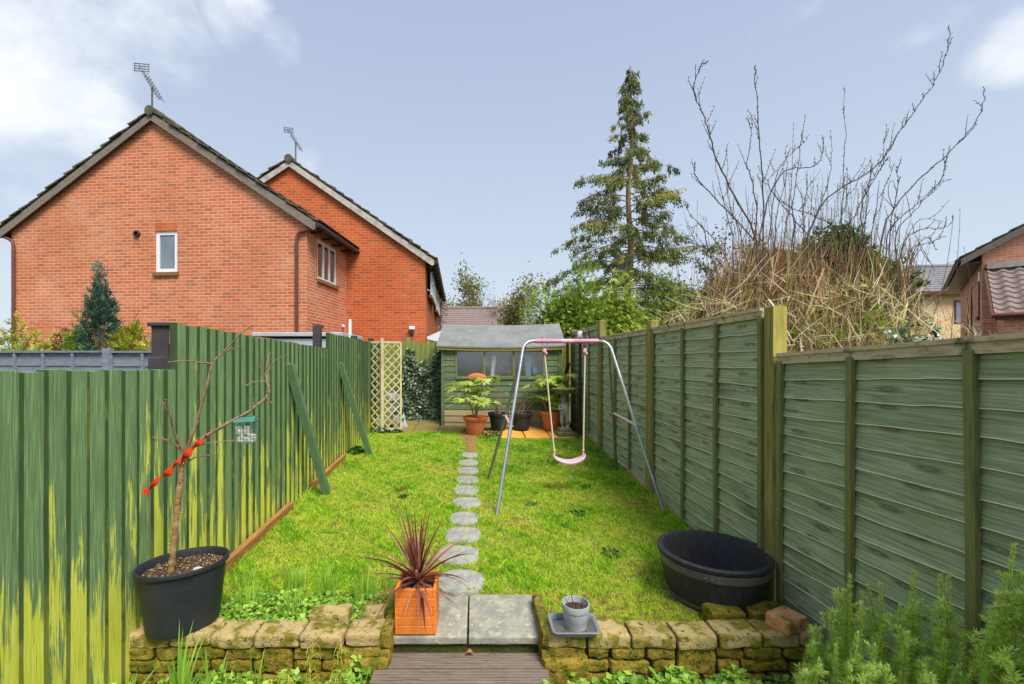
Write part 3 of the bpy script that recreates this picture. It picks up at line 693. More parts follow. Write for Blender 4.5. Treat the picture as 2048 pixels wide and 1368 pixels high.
m = MB(); m.bbox((.045,.045,1.70), (-1.62, 7.86, 1.21), (0,0,0), .003, 1); part('post', m, TREL, t)
# bag and ball stored behind it
def bag():
    n = N('printed_bag'); v = n.vec(); f = n.noise(v, 7, 2, .4); g = n.noise(n.vec(off=(4,4,4)), 11, 2, .4)
    col = n.ramp(f, [(.0, srgb(214,216,220,.9)), (.53, srgb(206,210,218,.9)), (.54, srgb(60,74,130,.9)), (.6, srgb(40,44,60,.9))])
    col = n.mix(n.math('GREATER_THAN', g, .6), col, srgb(60,150,120,.9)); BG = n.bsdf(col, .45, g, .01, .6)
    m = MB(); m.rough((.24,.12,.72), (-1.43,8.22,.76), (R(14),R(-12),R(8)), .03, .03, 8, 0, 3, 7)
    single('compost_bag', m, BG, 'crumpled white and blue plastic bag standing behind the lattice screen', 'bag', sm=50)
bag()
m = MB(); m.ball((-1.74,8.2,.53), .10, 20, 12); single('ball', m, pm('green_ball', [srgb(140,190,120,.9), srgb(190,214,170,.9)], 5, rough=.4, bump=0), 'pale green ball on the ground behind the lattice screen', 'ball', sm=60)
# ------------------------------------------------------------ shed
def shed():
    ang = R(-3.6); t = thing('garden_shed', 'green wooden garden shed with felt roof and long window at the end of the lawn', 'shed', (-.62, 8.46, .40), ang)
    W, D, h = 2.22, 1.7, 1.53     # local: x 0..W, y 0..D, z from floor; lower boards are bare
    def boards(y, x0, x1, z0, z1, hh, mb, axis='x', flip=1, fx=0):
        z = z0; i = 0
        while z < z1-.01:
            ze = min(z+hh, z1); tt = random.random()
            if axis == 'x':
                n = 14
                for k in range(n):
                    a, b = x0+(x1-x0)*k/n, x0+(x1-x0)*(k+1)/n
                    mb.hexa([(a,y-.018,z),(b,y-.018,z),(b,y+.004,z),(a,y+.004,z),(a,y-.006,ze-.004),(b,y-.006,ze-.004),(b,y+.004,ze-.004),(a,y+.004,ze-.004)], tt)
            else:
                mb.hexa([(fx,x0,z),(fx+.018*flip,x0,z),(fx+.018*flip,x1,z),(fx,x1,z),(fx,x0,ze-.004),(fx+.006*flip,x0,ze-.004),(fx+.006*flip,x1,ze-.004),(fx,x1,ze-.004)] if flip > 0 else
                        [(fx+.018*flip,x0,z),(fx,x0,z),(fx,x1,z),(fx+.018*flip,x1,z),(fx+.006*flip,x0,ze-.004),(fx,x0,ze-.004),(fx,x1,ze-.004),(fx+.006*flip,x1,ze-.004)], tt)
            z = ze
    wx0, wx1, wz0, wz1 = .27, 1.90, .95, 1.46
    m = MB(); boards(0, 0, W, .36, wz0, .1115, m); boards(0, 0, wx0, wz0, h, .1115, m); boards(0, wx1, W, wz0, h, .1115, m); boards(0, wx0, wx1, wz1, h, .1115, m)
    boards(0, 0, D, .36, h, .1115, m, 'y', -1, 0); boards(0, 0, D, .36, h, .1115, m, 'y', 1, W)
    m.box(0, W, D-.01, D, 0, h, .4)
    # gable triangles
    for x, fl in ((0, -1), (W, 1)):
        m.add([(x,0,h),(x,D,h),(x,D/2,h+.42)], [(0,1,2)], .5)
    wall = part('wall', m, SHEDW, t)
    m = MB(); boards(0, 0, W, .0, .36, .12, m); boards(0, 0, D, .0, .36, .12, m, 'y', -1, 0); boards(0, 0, D, 0, .36, .12, m, 'y', 1, W)
    part('base_boards', m, SHEDR, t, label='bare flaking lower boards of the shed')
    m = MB()
    for x0, x1 in ((-.012,.05),(W-.05,W+.012)): m.box(x0, x1, -.026, -.002, .02, h)
    m.box(.27,1.90,-.032,-.004,wz0-.03,wz0+.012); 
    part('corner_trim', m, SHEDW, t)
    # floor, inside
    m = MB(); m.box(.02, W-.02, .02, D-.02, -.02, .03); part('floor', m, SHEDR, t)
    # window
    m = MB(); 
    for x in (wx0, .80, 1.345, wx1): m.box(x-.016, x+.016, -.024, .02, wz0, wz1)
    m.box(wx0, wx1, -.022, .018, wz1-.025, wz1); m.box(wx0, wx1, -.024, .02, wz0+.012, wz0+.03)
    win = part('window', m, BATT, t)
    for a, b in ((wx0+.016,.784),(.816,1.329),(1.361,wx1-.016)):
        m = MB(); m.box(a, b, -.002, .002, wz0+.03, wz1-.025); part('pane', m, CLEAR, win)
    # roof: two felted slopes with a slight sag
    def zr(x, y): 
        s = min(y+.10, D+.10-y)/(D/2+.10); return h-.03+.47*s+.03*((x-W/2)/(W/2))**2
    m = MB(); nx, xs_ = 16, [-.09+(W+.16)*i/16 for i in range(17)]
    yy = [-.10, -.05, .3, .6, D/2, D-.6, D-.3, D+.05, D+.10]
    vs = [(x, y, zr(x, y)+.022+.004*mnoise.noise(Vector((x*5,y*5,0)))) for y in yy for x in xs_]; n = 17
    fs = [(j*n+i, j*n+i+1, (j+1)*n+i+1, (j+1)*n+i) for j in range(len(yy)-1) for i in range(n-1)]
    vb = [(x, y, z-.03) for x, y, z in vs]; k = len(vs)
    fb = [tuple(i+k for i in f[::-1]) for f in fs]
    rim = [(i, i+k, i+1+k, i+1) for i in range(n-1)]+[((len(yy)-1)*n+i+1, (len(yy)-1)*n+i+1+k, (len(yy)-1)*n+i+k, (len(yy)-1)*n+i) for i in range(n-1)]
    rim += [(j*n, (j+1)*n, (j+1)*n+k, j*n+k) for j in range(len(yy)-1)]+[(j*n+n-1, j*n+n-1+k, (j+1)*n+n-1+k, (j+1)*n+n-1) for j in range(len(yy)-1)]
    m.add(vs+vb, fs+fb+rim); rf = part('roof', m, FELT, t, 30)
    m = MB()
    for i in range(16):
        a, b = xs_[i], xs_[i+1]; m.hexa([(a,-.085,zr(a,-.09)-.06),(b,-.085,zr(b,-.09)-.06),(b,-.06,zr(b,-.09)-.06),(a,-.06,zr(a,-.09)-.06),(a,-.085,zr(a,-.09)-.008),(b,-.085,zr(b,-.09)-.008),(b,-.06,zr(b,-.06)-.008),(a,-.06,zr(a,-.06)-.008)])
    part('fascia', m, FASC, rf)
    m = MB()
    for x in (W+.03,-.07):
        m.hexa([(x,-.08,h-.09),(x+.02,-.08,h-.09),(x+.02,D/2,h+.36),(x,D/2,h+.36),(x,-.08,h-.02),(x+.02,-.08,h-.02),(x+.02,D/2,h+.43),(x,D/2,h+.43)])
    part('bargeboard', m, FASC, rf)
        # things leaning inside
    return t
SH = shed()
def shed_pt(x, y, z):
    a = R(-3.6); return V(-.62+x*math.cos(a)-y*math.sin(a), 8.46+x*math.sin(a)+y*math.cos(a), .40+z)
# stored things inside the shed, seen through the glazing
def inbox(name, lab, cat, size, loc, rot, m_):
    m = MB(); m.bbox(size, shed_pt(*loc), rot, .012, 2); return single(name, m, m_, lab, cat)
inbox('stored_board', 'pale board standing inside the shed behind the middle window', 'board', (.07,.03,.9), (.93,.10,.92), (R(5),R(7),0), WHITEP)
inbox('stored_board', 'pale blue board standing inside the shed behind the right window', 'board', (.10,.03,.9), (1.62,.12,.92), (R(4),R(-3),0), pm('pale_blue_board',[srgb(150,176,206,.8)]*2,3,bump=0))
inbox('storage_box', 'blue box on a shelf inside the shed window', 'box', (.2,.2,.12), (1.78,.22,1.08), (0,0,.2), pm('blue_box',[srgb(96,136,190,.9)]*2,3,bump=0))
inbox('cardboard_box', 'brown box on a shelf inside the shed behind the middle window', 'box', (.36,.25,.26), (1.12,.3,1.15), (0,0,-.2), pm('cardboard',[srgb(150,110,90,.8)]*2,3,bump=0))
m = MB()
m.lathe([(.175,0),(.17,.03),(.15,.07),(.11,.105),(.06,.125),(.001,.13)], shed_pt(.66,-.0,0.0)+V(0,-.06,.0), 28, tint=0)
m2 = MB(); c = shed_pt(.66,-.035,.93); m2.lathe([(.185,0),(.18,.03),(.155,.065),(.11,.09),(.05,.103),(.001,.105)], c, 28, 1, .16)
single('clay_dish', m2, TERRA, 'terracotta coloured dish propped at the bottom of the left shed window', 'dish', sm=50)
# ------------------------------------------------------------ houses
def house(name, label, loc, yaw, W, L, ze, za, mats, x_side=-1, cat='house', gable_wins=(), side_wins=(), tile_h=.28, roofm=None, barge=None, gutter=True, over=.28, brackets=True):
    """local: gable in plane y=0 from x=-W (left) to 0 (right); z from 0"""
    wallm = mats; t = thing(name, label, cat, loc, yaw)
    hx = -W/2; m = MB()
    # front gable wall with window openings cut as bands
    def wall_rect(mk, u0, u1, v0, v1, wins):
        us = sorted({u0, u1, *[w[0] for w in wins], *[w[1] for w in wins]}); vs_ = sorted({v0, v1, *[w[2] for w in wins], *[w[3] for w in wins]})
        for i in range(len(us)-1):
            for j in range(len(vs_)-1):
                cu, cv = (us[i]+us[i+1])/2, (vs_[j]+vs_[j+1])/2
                if any(w[0] < cu < w[1] and w[2] < cv < w[3] for w in wins): continue
                mk(us[i], us[i+1], vs_[j], vs_[j+1])
    wall_rect(lambda a, b, c, d: m.add([(a,0,c),(b,0,c),(b,0,d),(a,0,d)], [(0,1,2,3)]), -W, 0, 0, ze, gable_wins)
    m.add([(-W,0,ze),(0,0,ze),(hx,0,za)], [(0,1,2)])
    wall_rect(lambda a, b, c, d: m.add([(0,a,c),(0,b,c),(0,b,d),(0,a,d)], [(0,1,2,3)]), 0, L, 0, ze, side_wins)
    m.add([(-W,0,0),(-W,L,0),(-W,L,ze),(-W,0,ze)], [(3,2,1,0)]); m.add([(-W,L,0),(0,L,0),(0,L,ze),(-W,L,ze)], [(3,2,1,0)]); m.add([(-W,L,ze),(0,L,ze),(hx,L,za)], [(2,1,0)])
    for w in gable_wins:
        a, b, c, d = w[:4]; r = .09
        m.add([(a,0,c),(b,0,c),(b,0,d),(a,0,d),(a,r,c),(b,r,c),(b,r,d),(a,r,d)], [(0,4,5,1),(1,5,6,2),(2,6,7,3),(3,7,4,0)])
    for w in side_wins:
        a, b, c, d = w[:4]; r = -.09
        m.add([(0,a,c),(0,b,c),(0,b,d),(0,a,d),(r,a,c),(r,b,c),(r,b,d),(r,a,d)], [(0,4,5,1),(1,5,6,2),(2,6,7,3),(3,7,4,0)])
    part('wall', m, wallm, t)
    # roof
    rm = roofm or ROOF; sl = math.hypot(W/2+over, (za-ze)*(W/2+over)/(W/2)); slope = (za-ze)/(W/2); ang = math.atan(slope)
    ft = .10
    for sd, lab in ((1,'right'),(-1,'left')):
        m = MB(); n = int(sl/tile_h); step = sl/n
        for i in range(n+1):
            s0 = i*step; s1 = min(s0+step+.05, sl+.04)
            if i == n: s0 = sl-.12
            y0 = -ft+random.uniform(-.03,.03)-.035; ny = 1
            def q(s, up): # distance down from apex
                x = hx+sd*s*math.cos(ang); z = za+.10-s*math.sin(ang); return (x+sd*up*math.sin(ang), z+up*math.cos(ang))
            a0, a1 = q(s0, .0), q(s1, .030); b0, b1 = q(s0, .022), q(s1, .066+random.uniform(-.012,.016))
            pts = [(a0[0],y0,a0[1]),(a1[0],y0,a1[1]),(a1[0],L+.05,a1[1]),(a0[0],L+.05,a0[1]),(b0[0],y0,b0[1]),(b1[0],y0,b1[1]),(b1[0],L+.05,b1[1]),(b0[0],L+.05,b0[1])]
            if sd < 0: pts = [pts[1],pts[0],pts[3],pts[2],pts[5],pts[4],pts[7],pts[6]]
            m.hexa(pts)
        # deck under the tiles
        a0, a1 = (hx, za+.095), (hx+sd*sl*math.cos(ang), za+.095-sl*math.sin(ang))
        pts = [(a0[0],-ft,a0[1]-.06),(a1[0],-ft,a1[1]-.06),(a1[0],L,a1[1]-.06),(a0[0],L,a0[1]-.06),(a0[0],-ft,a0[1]-.004),(a1[0],-ft,a1[1]-.004),(a1[0],L,a1[1]-.004),(a0[0],L,a0[1]-.004)]
        if sd < 0: pts = [pts[1],pts[0],pts[3],pts[2],pts[5],pts[4],pts[7],pts[6]]
        m.hexa(pts)
        rp = part('roof', m, rm, t)
        # bargeboard
        m = MB(); bh = .14
        e = (hx+sd*(sl-.02)*math.cos(ang), za+.06-(sl-.02)*math.sin(ang)); tp = (hx, za+.06)
        p4 = [(tp[0], tp[1]), (e[0], e[1]), (e[0], e[1]-bh*.9), (e[0]-sd*.06, e[1]-bh-.02), (tp[0], tp[1]-bh*1.2)]
        vs = [(x, -ft-.012, z) for x, z in p4]+[(x, -ft+.012, z) for x, z in p4]
        idx = list(range(5)); fs = [tuple(idx if sd < 0 else idx[::-1]), tuple([i+5 for i in (idx[::-1] if sd < 0 else idx)])]
        fs += [(i, (i+1)%5, (i+1)%5+5, i+5) for i in range(5)]
        m.add(vs, fs); m.box(min(tp[0],tp[0]+.001), tp[0]+.002, -ft-.01, -ft, tp[1]-.2, tp[1]-.1)
        part('bargeboard', m, barge or BARGE, t)
        if gutter:
            m = MB(); gx = e[0]+sd*.05; gz_ = e[1]-.05
            m.tube([(gx, -ft-.02, gz_), (gx, L+.03, gz_)], .055, 10); m.box(gx-.075 if sd > 0 else gx+.055, gx-.055 if sd > 0 else gx+.075, -ft, L, gz_-.06, gz_+.06)
            if brackets:
                k = int(L/.6)
                for i in range(k): m.box(min(gx, gx-sd*.3), max(gx, gx-sd*.3), .2+i*.6, .24+i*.6, gz_-.10, gz_-.05)
            part('gutter', m, PIPED, t, 40)
    m = MB(); n = int(L/.33)
    for i in range(n): m.tube([(hx, -ft-.06+i*.33, za+.10), (hx, -ft+.33+i*.33-.02, za+.115)], [.115,.12], 10)
    part('ridge_tiles', m, rm, t, 40)
    return t
def window(t, plane, a, b, c, d, fm, gm, mull=(), trans=(), r=.055, sill=True, fw=.055, curtains=False):
    """plane 'g' gable (normal -y) or 's' side (normal +x); a..b along, c..d up"""
    def bx(m, u0, u1, v0, v1, d0, d1):
        if plane == 'g': m.box(u0, u1, d0, d1, v0, v1)
        else: m.box(-d1, -d0, u0, u1, v0, v1)
    m = MB(); bx(m, a, a+fw, c, d, r, r+.05); bx(m, b-fw, b, c, d, r, r+.05); bx(m, a+fw, b-fw, c, c+fw, r, r+.05); bx(m, a+fw, b-fw, d-fw, d, r, r+.05)
    for u in mull: bx(m, u-fw*.6, u+fw*.6, c+fw, d-fw, r-.002, r+.048)
    for v in trans: bx(m, a+fw, b-fw, v-fw*.4, v+fw*.4, r-.004, r+.046)
    w = part('window', m, fm, t)
    m = MB(); bx(m, a+fw*.9, b-fw*.9, c+fw*.9, d-fw*.9, r+.022, r+.028); part('pane', m, gm, w)
    if sill:
        m = MB(); bx(m, a-.04, b+.04, c-.085, c-.002, -.05, r); part('sill', m, SILL, w)
    return w
def pipe(t, pts, r=.035, name='drainpipe'):
    m = MB(); m.tube(pts, r, 10); return part(name, m, PIPE, t, 40)
# house 1: nearest, orange brick gable
Z0 = .25; h1 = V(-3.82, 10.2, Z0); Y1 = R(-5.27)
gw = (-4.05, -3.50, 3.63, 4.62); sw = (.56, 1.72, 3.38, 4.33)
W1 = 7.42
t = house('brick_house', 'near orange brick house with one small white window in its gable end', h1, Y1, W1, 2.45, 4.62, 7.10, BR1, gable_wins=[(-3.68,-3.13,3.48,4.44)], side_wins=[sw, (.30,.95,1.2,2.28)])
window(t, 'g', -3.68,-3.13,3.48,4.44, UPVC, GLASS, fw=.085, r=.025)
window(t, 's', *sw, UPVC, GLASSD, mull=(.95,1.31), r=.02, fw=.065)
window(t, 's', .30,.95,1.2,2.28, UPVC, GLASS, sill=False)
# soldier course over the gable window and darker stain lines
m = MB()
for i in range(8): m.box(-3.68+i*.069, -3.68+i*.069+.058, -.006, .03, 4.445, 4.64)
part('brick_lintel', m, BR2, t)
pipe(t, [(.30,-.02,4.55),(.26,-.04,4.45),(-.16,-.06,4.30),(-.20,-.06,4.2),(-.20,-.06,0)])
pipe(t, [(-W1-.30,-.02,4.55),(-W1-.26,-.04,4.45),(-W1+.08,-.06,4.30),(-W1+.12,-.06,4.2),(-W1+.12,-.06,0)])
m = MB(); m.lathe([(.075,0),(.075,.05),(.05,.055),(.05,.01),(.001,.01)], (0,0,0), 16)
vv = [(x-4.13, -z, y+4.39) for x, y, z in m.v]; m2 = MB(); m2.add(vv, m.f); part('vent', m2, PIPED, t, 40)
m = MB(); m.ball((.03, 2.1, 2.35), .045, 12, 8); part('outside_light', m, WHITEP, t, 50)
# house 2
Z2 = .35; h2 = V(-1.41, 12.7, Z2); Y2 = R(2.1); W2 = 7.5
t = house('brick_house', 'red brick house set back behind the near one, white lamp on its gable', h2, Y2, W2, 8.2, 4.25, 6.80, BR2, side_wins=[(.9,3.4,3.3,4.12),(4.4,7.0,3.25,4.1)], barge=BARGEL)
window(t, 's', .9,3.4,3.3,4.12, UPVC, GLASS, mull=(1.7,2.55), trans=(3.7,), r=-.14, fw=.12)
window(t, 's', 4.4,7.0,3.25,4.1, UPVC, GLASS, mull=(5.7,), r=-.14, fw=.12)
pipe(t, [(.30,8.0,4.2),(.12,7.9,3.9),(.08,7.9,0)])
m = MB(); m.bbox((.16,.12,.10), (-.36,-.07,2.22), (R(-15),0,0), .02, 2); part('outside_light', m, WHITEP, t, 40)
m = MB(); m.bbox((.09,.10,.12), (-.36,-.06,2.08), (0,0,0), .02, 2); part('sensor', m, PIPED, t, 40)
# tv aerials
def aerial(base, h, lean, label, k=1.0):
    t = thing('tv_aerial', label, 'aerial', base, 0)
    b = V(*base); top = b+V(lean*.2,0,h); m = MB(); m.tube([b, top], .022, 8); part('mast', m, METAL, t)
    m = MB(); a = top+V(.22*k,-.05,-.30*k); c = top+V(-.34*k,.1,.55*k); m.tube([a, c], .016, 6)
    for i in range(9):
        p = a+(c-a)*i/11; m.tube([p+V(-.0,-.18,.0), p+V(0,.18,0)], .006, 4); m.tube([p+V(-.05,0,-.05), p+V(.05,0,.05)], .006, 4)
    part('boom', m, METAL, t)
    m = MB()
    for z in (-.09,-.03,.03,.09): m.tube([c+V(-.17*k,0,z*k), c+V(.17*k,.05,z*k)], .010, 5)
    for x in (-.17,-.06,.06,.17): m.tube([c+V(x*k,.02,-.09*k), c+V(x*k,.02,.09*k)], .008, 5)
    part('reflector', m, METAL, t)
aerial((-7.75,10.8,7.45), .78, 0, 'tv aerial on the ridge of the near brick house')
aerial((-5.18,13.0,7.25), .72, .0, 'tv aerial on the ridge of the set back brick house', .75)
# house on the far right: rotated, eaves side towards the left, lean-to tiles in front
def rhouse():
    ang = R(-44); loc = V(13.75, 12.2, .3)
    # local frame: x along gable to the right/near, y along side going away
    t = thing('brick_house', 'pale red brick house at the far right with a tiled lean-to roof', 'house', loc, ang)
    W, L, ze, za = 7.6, 7.2, 4.35, 6.7
    wins = [(.55,.95,2.6,3.9),(2.7,3.1,2.3,3.7),(3.9,4.3,2.3,3.5)]
    m = MB(); m.add([(0,0,0),(W,0,0),(W,0,ze),(0,0,ze)], [(0,1,2,3)]); m.add([(0,0,ze),(W,0,ze),(W/2,0,za)], [(0,1,2)])
    ys_ = sorted({0,L,*[w[0] for w in wins],*[w[1] for w in wins]}); zs_ = sorted({0,ze,*[w[2] for w in wins],*[w[3] for w in wins]})
    for i in range(len(ys_)-1):
        for j in range(len(zs_)-1):
            cy, cz = (ys_[i]+ys_[i+1])/2, (zs_[j]+zs_[j+1])/2
            if any(w[0]<cy<w[1] and w[2]<cz<w[3] for w in wins): continue
            m.add([(0,ys_[i],zs_[j]),(0,ys_[i+1],zs_[j]),(0,ys_[i+1],zs_[j+1]),(0,ys_[i],zs_[j+1])], [(3,2,1,0)])
    m.add([(0,L,0),(W,L,0),(W,L,ze),(0,L,ze)], [(3,2,1,0)]); m.add([(W,0,0),(W,L,0),(W,L,ze),(W,0,ze)], [(0,1,2,3)])
    part('wall', m, BR3, t)
    for w in wins:
        m = MB(); a,b,c,d = w
        m.box(.02,.07,a,a+.06,c,d); m.box(.02,.07,b-.06,b,c,d); m.box(.02,.07,a+.06,b-.06,c,c+.06); m.box(.02,.07,a+.06,b-.06,d-.06,d)
        wn = part('window', m, BROWNF, t); m = MB(); m.box(.045,.05,a+.05,b-.05,c+.05,d-.05); part('pane', m, GLASS, wn)
        m = MB(); m.box(-.06,.02,a-.04,b+.04,c-.08,c-.002); part('sill', m, BROWNF, wn)
    over = .4; sl_ = (za-ze)/(W/2)
    for sd in (-1, 1):
        m = MB(); n = 14
        for i in range(n):
            s0 = (W/2+over)*i/n; s1 = (W/2+over)*(i+1)/n+.03
            x0, x1 = W/2+sd*s0, W/2+sd*s1; z0, z1 = za+.08-s0*sl_, za+.08-s1*sl_+.03
            pts = [(x0,-.12,z0),(x1,-.12,z1),(x1,L+.1,z1),(x0,L+.1,z0),(x0,-.12,z0+.03),(x1,-.12,z1+.04),(x1,L+.1,z1+.04),(x0,L+.1,z0+.03)]
            if sd < 0: pts = [pts[1],pts[0],pts[3],pts[2],pts[5],pts[4],pts[7],pts[6]]
            m.hexa(pts)
        part('roof', m, ROOF, t)
        m = MB(); e = (W/2+sd*(W/2+over), za+.04-(W/2+over)*sl_); pts = [(W/2,-.14,za-.12),(e[0],-.14,e[1]-.16),(e[0],-.11,e[1]-.16),(W/2,-.11,za-.12),(W/2,-.14,za+.07),(e[0],-.14,e[1]+.02),(e[0],-.11,e[1]+.02),(W/2,-.11,za+.07)]
        if sd < 0: pts = [pts[1],pts[0],pts[3],pts[2],pts[5],pts[4],pts[7],pts[6]]
        m.hexa(pts); part('bargeboard', m, BARGE, t)
        m = MB(); m.tube([(e[0]+sd*.05,-.1,e[1]-.02),(e[0]+sd*.05,L+.1,e[1]-.02)], .06, 10)
        m.box(min(e[0],e[0]-sd*over), max(e[0],e[0]-sd*over), -.1, L+.1, e[1]-.13, e[1]-.10)
        part('gutter', m, PIPED, t, 40)
    m = MB()
    for i in range(21): m.tube([(W/2,-.15+i*.36,za+.09),(W/2,.2+i*.36,za+.10)], .12, 10)
    part('ridge_tiles', m, ROOF, t, 40)
    # lean-to
    m = MB(); x0, x1 = .08, 6.5; zt_, zb_ = 3.82, 2.5; D_ = 1.55; n = 9; per = .28; K_ = int((x1-x0)/.035)
    for r_ in range(n):
        f0, f1 = r_/n, (r_+1)/n+.02; vs = []; fs = []
        for i in range(K_+1):
            x = x0+(x1-x0)*i/K_; u = ((x+(r_%2)*0)/per)%1.0
            hgt = .045*max(0, math.sin(u*2*math.pi))**.7-.012 if u < .5 else -.012-.02*math.sin((u-.5)*2*math.pi)
            for f, lift in ((f0, 0), (f1, .045), (f1, .01)):
                vs.append((x, -D_*f, zt_+(zb_-zt_)*f+hgt+lift))
        for i in range(K_):
            a = i*3; fs += [(a,a+1,a+4,a+3),(a+1,a+2,a+5,a+4)]
        m.add(vs, fs)
    lt = part('lean_to_roof', m, ROOFP, t, 40, label='lean-to roof of big curved purple-brown tiles')
    m = MB(); m.box(x0, x1, -.12, -.003, zt_, zt_+.16); part('flashing', m, BARGEL, lt)
    m = MB(); m.hexa([(x0-.05,-D_,zb_-.10),(x0-.01,-D_,zb_-.10),(x0-.01,0,zt_-.10),(x0-.05,0,zt_-.10),(x0-.05,-D_,zb_+.03),(x0-.01,-D_,zb_+.03),(x0-.01,0,zt_+.05),(x0-.05,0,zt_+.05)])
    m.box(x0, x1, -D_-.0, -D_+.05, zb_-.15, zb_-.03); m.tube([(x0-.05,-D_-.05,zb_-.03),(x1,-D_-.05,zb_-.03)], .055, 10); part('gutter', m, PIPE, t, 40)
    m = MB(); m.box(.25, 6.3, -1.35, -.001, 0, zb_-.02); part('lean_to_wall', m, BR3, t)
    m = MB(); m.bbox((.16,.12,.09), (-.07,.35,2.35), (0,0,0), .02, 2); part('outside_light', m, WHITEP, t)
rhouse()
# buff house between
def bhouse(name, label, loc, W, D, ze, zr, yaw, wallm, roofm, wins, hip=1.6, eave=.35, fasc=BROWNF, ridge=True):
    t = thing(name, label, 'house', loc, yaw); m = MB()
    m.box(0, W, 0, D, 0, ze); part('wall', m, wallm, t)
    m = MB(); nR = 12
    for i in range(nR):
        f0, f1 = i/nR, (i+1)/nR
        def ring(f, up): 
            x0, x1, y0, y1 = -eave+(hip+eave)*f, W+eave-(hip+eave)*f, -eave+(D/2+eave)*f, D+eave-(D/2+eave)*f
            z = ze+(zr-ze)*f+up; return [(x0,y0,z),(x1,y0,z),(x1,y1,z),(x0,y1,z)]
        a = ring(f0, .05); b = ring(f1, -.0); c = ring(f0, 0)
        m.add(a+b, [(0,1,5,4),(1,2,6,5),(2,3,7,6),(3,0,4,7)]); m.add(c+a, [(0,1,5,4),(1,2,6,5),(2,3,7,6),(3,0,4,7)])
    m.add([(-eave,-eave,ze-.01),(W+eave,-eave,ze-.01),(W+eave,D+eave,ze-.01),(-eave,D+eave,ze-.01)], [(3,2,1,0)])
    rp = part('roof', m, roofm, t)
    if ridge:
        m = MB(); m.tube([(hip,D/2,zr+.02),(W-hip,D/2,zr+.02)], .12, 8); part('ridge_tiles', m, roofm, rp)
    m = MB(); m.box(-eave,W+eave,-eave-.03,-eave-.003,ze-.16,ze+.02); part('fascia', m, fasc, t)
    for (a,b,c,d) in wins:
        m = MB(); fw=.07
        m.box(a,a+fw,-.03,-.002,c,d); m.box(b-fw,b,-.03,-.002,c,d); m.box(a+fw,b-fw,-.03,-.002,c,c+fw); m.box(a+fw,b-fw,-.03,-.002,d-fw,d); m.box((a+b)/2-.035,(a+b)/2+.035,-.032,-.002,c+fw,d-fw)
        w = part('window', m, fasc, t); m = MB(); m.box(a+.05,b-.05,-.018,-.004,c+.05,d-.05); part('pane', m, GLASS, w)
    return t
bhouse('buff_house', 'buff brick house with grey tiled roof and brown windows beside the right house', V(22.6,24,.3), 7.5, 6.5, 4.95, 6.9, R(-8), BR4, ROOFG,
       [(.25,.95,3.1,4.3),(2.6,3.7,3.3,4.5),(5.4,6.5,3.3,4.5)])
bhouse('bungalow', 'distant low house with a brown tiled roof beyond the garden shed', V(-2.3,29,.3), 5.2, 6, 3.1, 5.05, R(2), BR2, ROOFP, [(1,2,1.2,2.3),(3,4,1.2,2.3)], hip=.05, eave=.3)
bhouse('bungalow', 'low house with purple roof and pale wall half hidden behind the twig thicket', V(9.2,20.5,.3), 5.5, 6, 3.0, 4.9, R(-4), WHITEP, ROOFP, [(1,2,1.2,2.3)], hip=.3, eave=.3)
# pale outbuilding behind the left fence
t = thing('outbuilding', 'low pale grey flat topped outbuilding behind the left fence', 'outbuilding', (-3.0,8.2,.3))
m = MB(); m.box(-3.7,-2.28,7.6,8.9,.3,2.04); part('wall', m, PALEG, t)
m = MB(); m.bbox((1.52,1.4,.07), (-2.99,8.25,2.11), (0,0,0), .01, 1); part('roof', m, PALEG, t)
m = MB(); m.bbox((.05,.05,.5), (-2.22,8.0,2.15), (0,0,0), .01, 1); m.bbox((.07,.07,.12),(-2.22,8.0,2.02),(0,0,0),.01,1)
single('white_post', m, WHITEP, 'short white post showing above the left fence by the outbuilding', 'post')
# white canopy beside the second house
t = thing('garden_canopy', 'white garden canopy standing against the side of the set back house', 'canopy', (-1.05,12.4,.4))
m = MB(); m.add([(-1.28,12.0,2.30),(-.72,12.0,2.55),(-.72,13.4,2.60),(-1.28,13.4,2.40),(-1.28,12.0,2.24),(-.72,12.0,2.1),(-.72,13.4,2.1),(-1.28,13.4,2.3)], [(0,1,2,3),(7,6,5,4),(0,4,5,1),(1,5,6,2),(2,6,7,3),(3,7,4,0)]); part('cover', m, WHITEP, t)
for x, y in ((-1.25,12.05),(-.75,12.05),(-1.25,13.3),(-.75,13.3)):
    m = MB(); m.tube([(x,y,.4),(x,y,2.26)], .025, 8); part('leg', m, WHITEP, t)
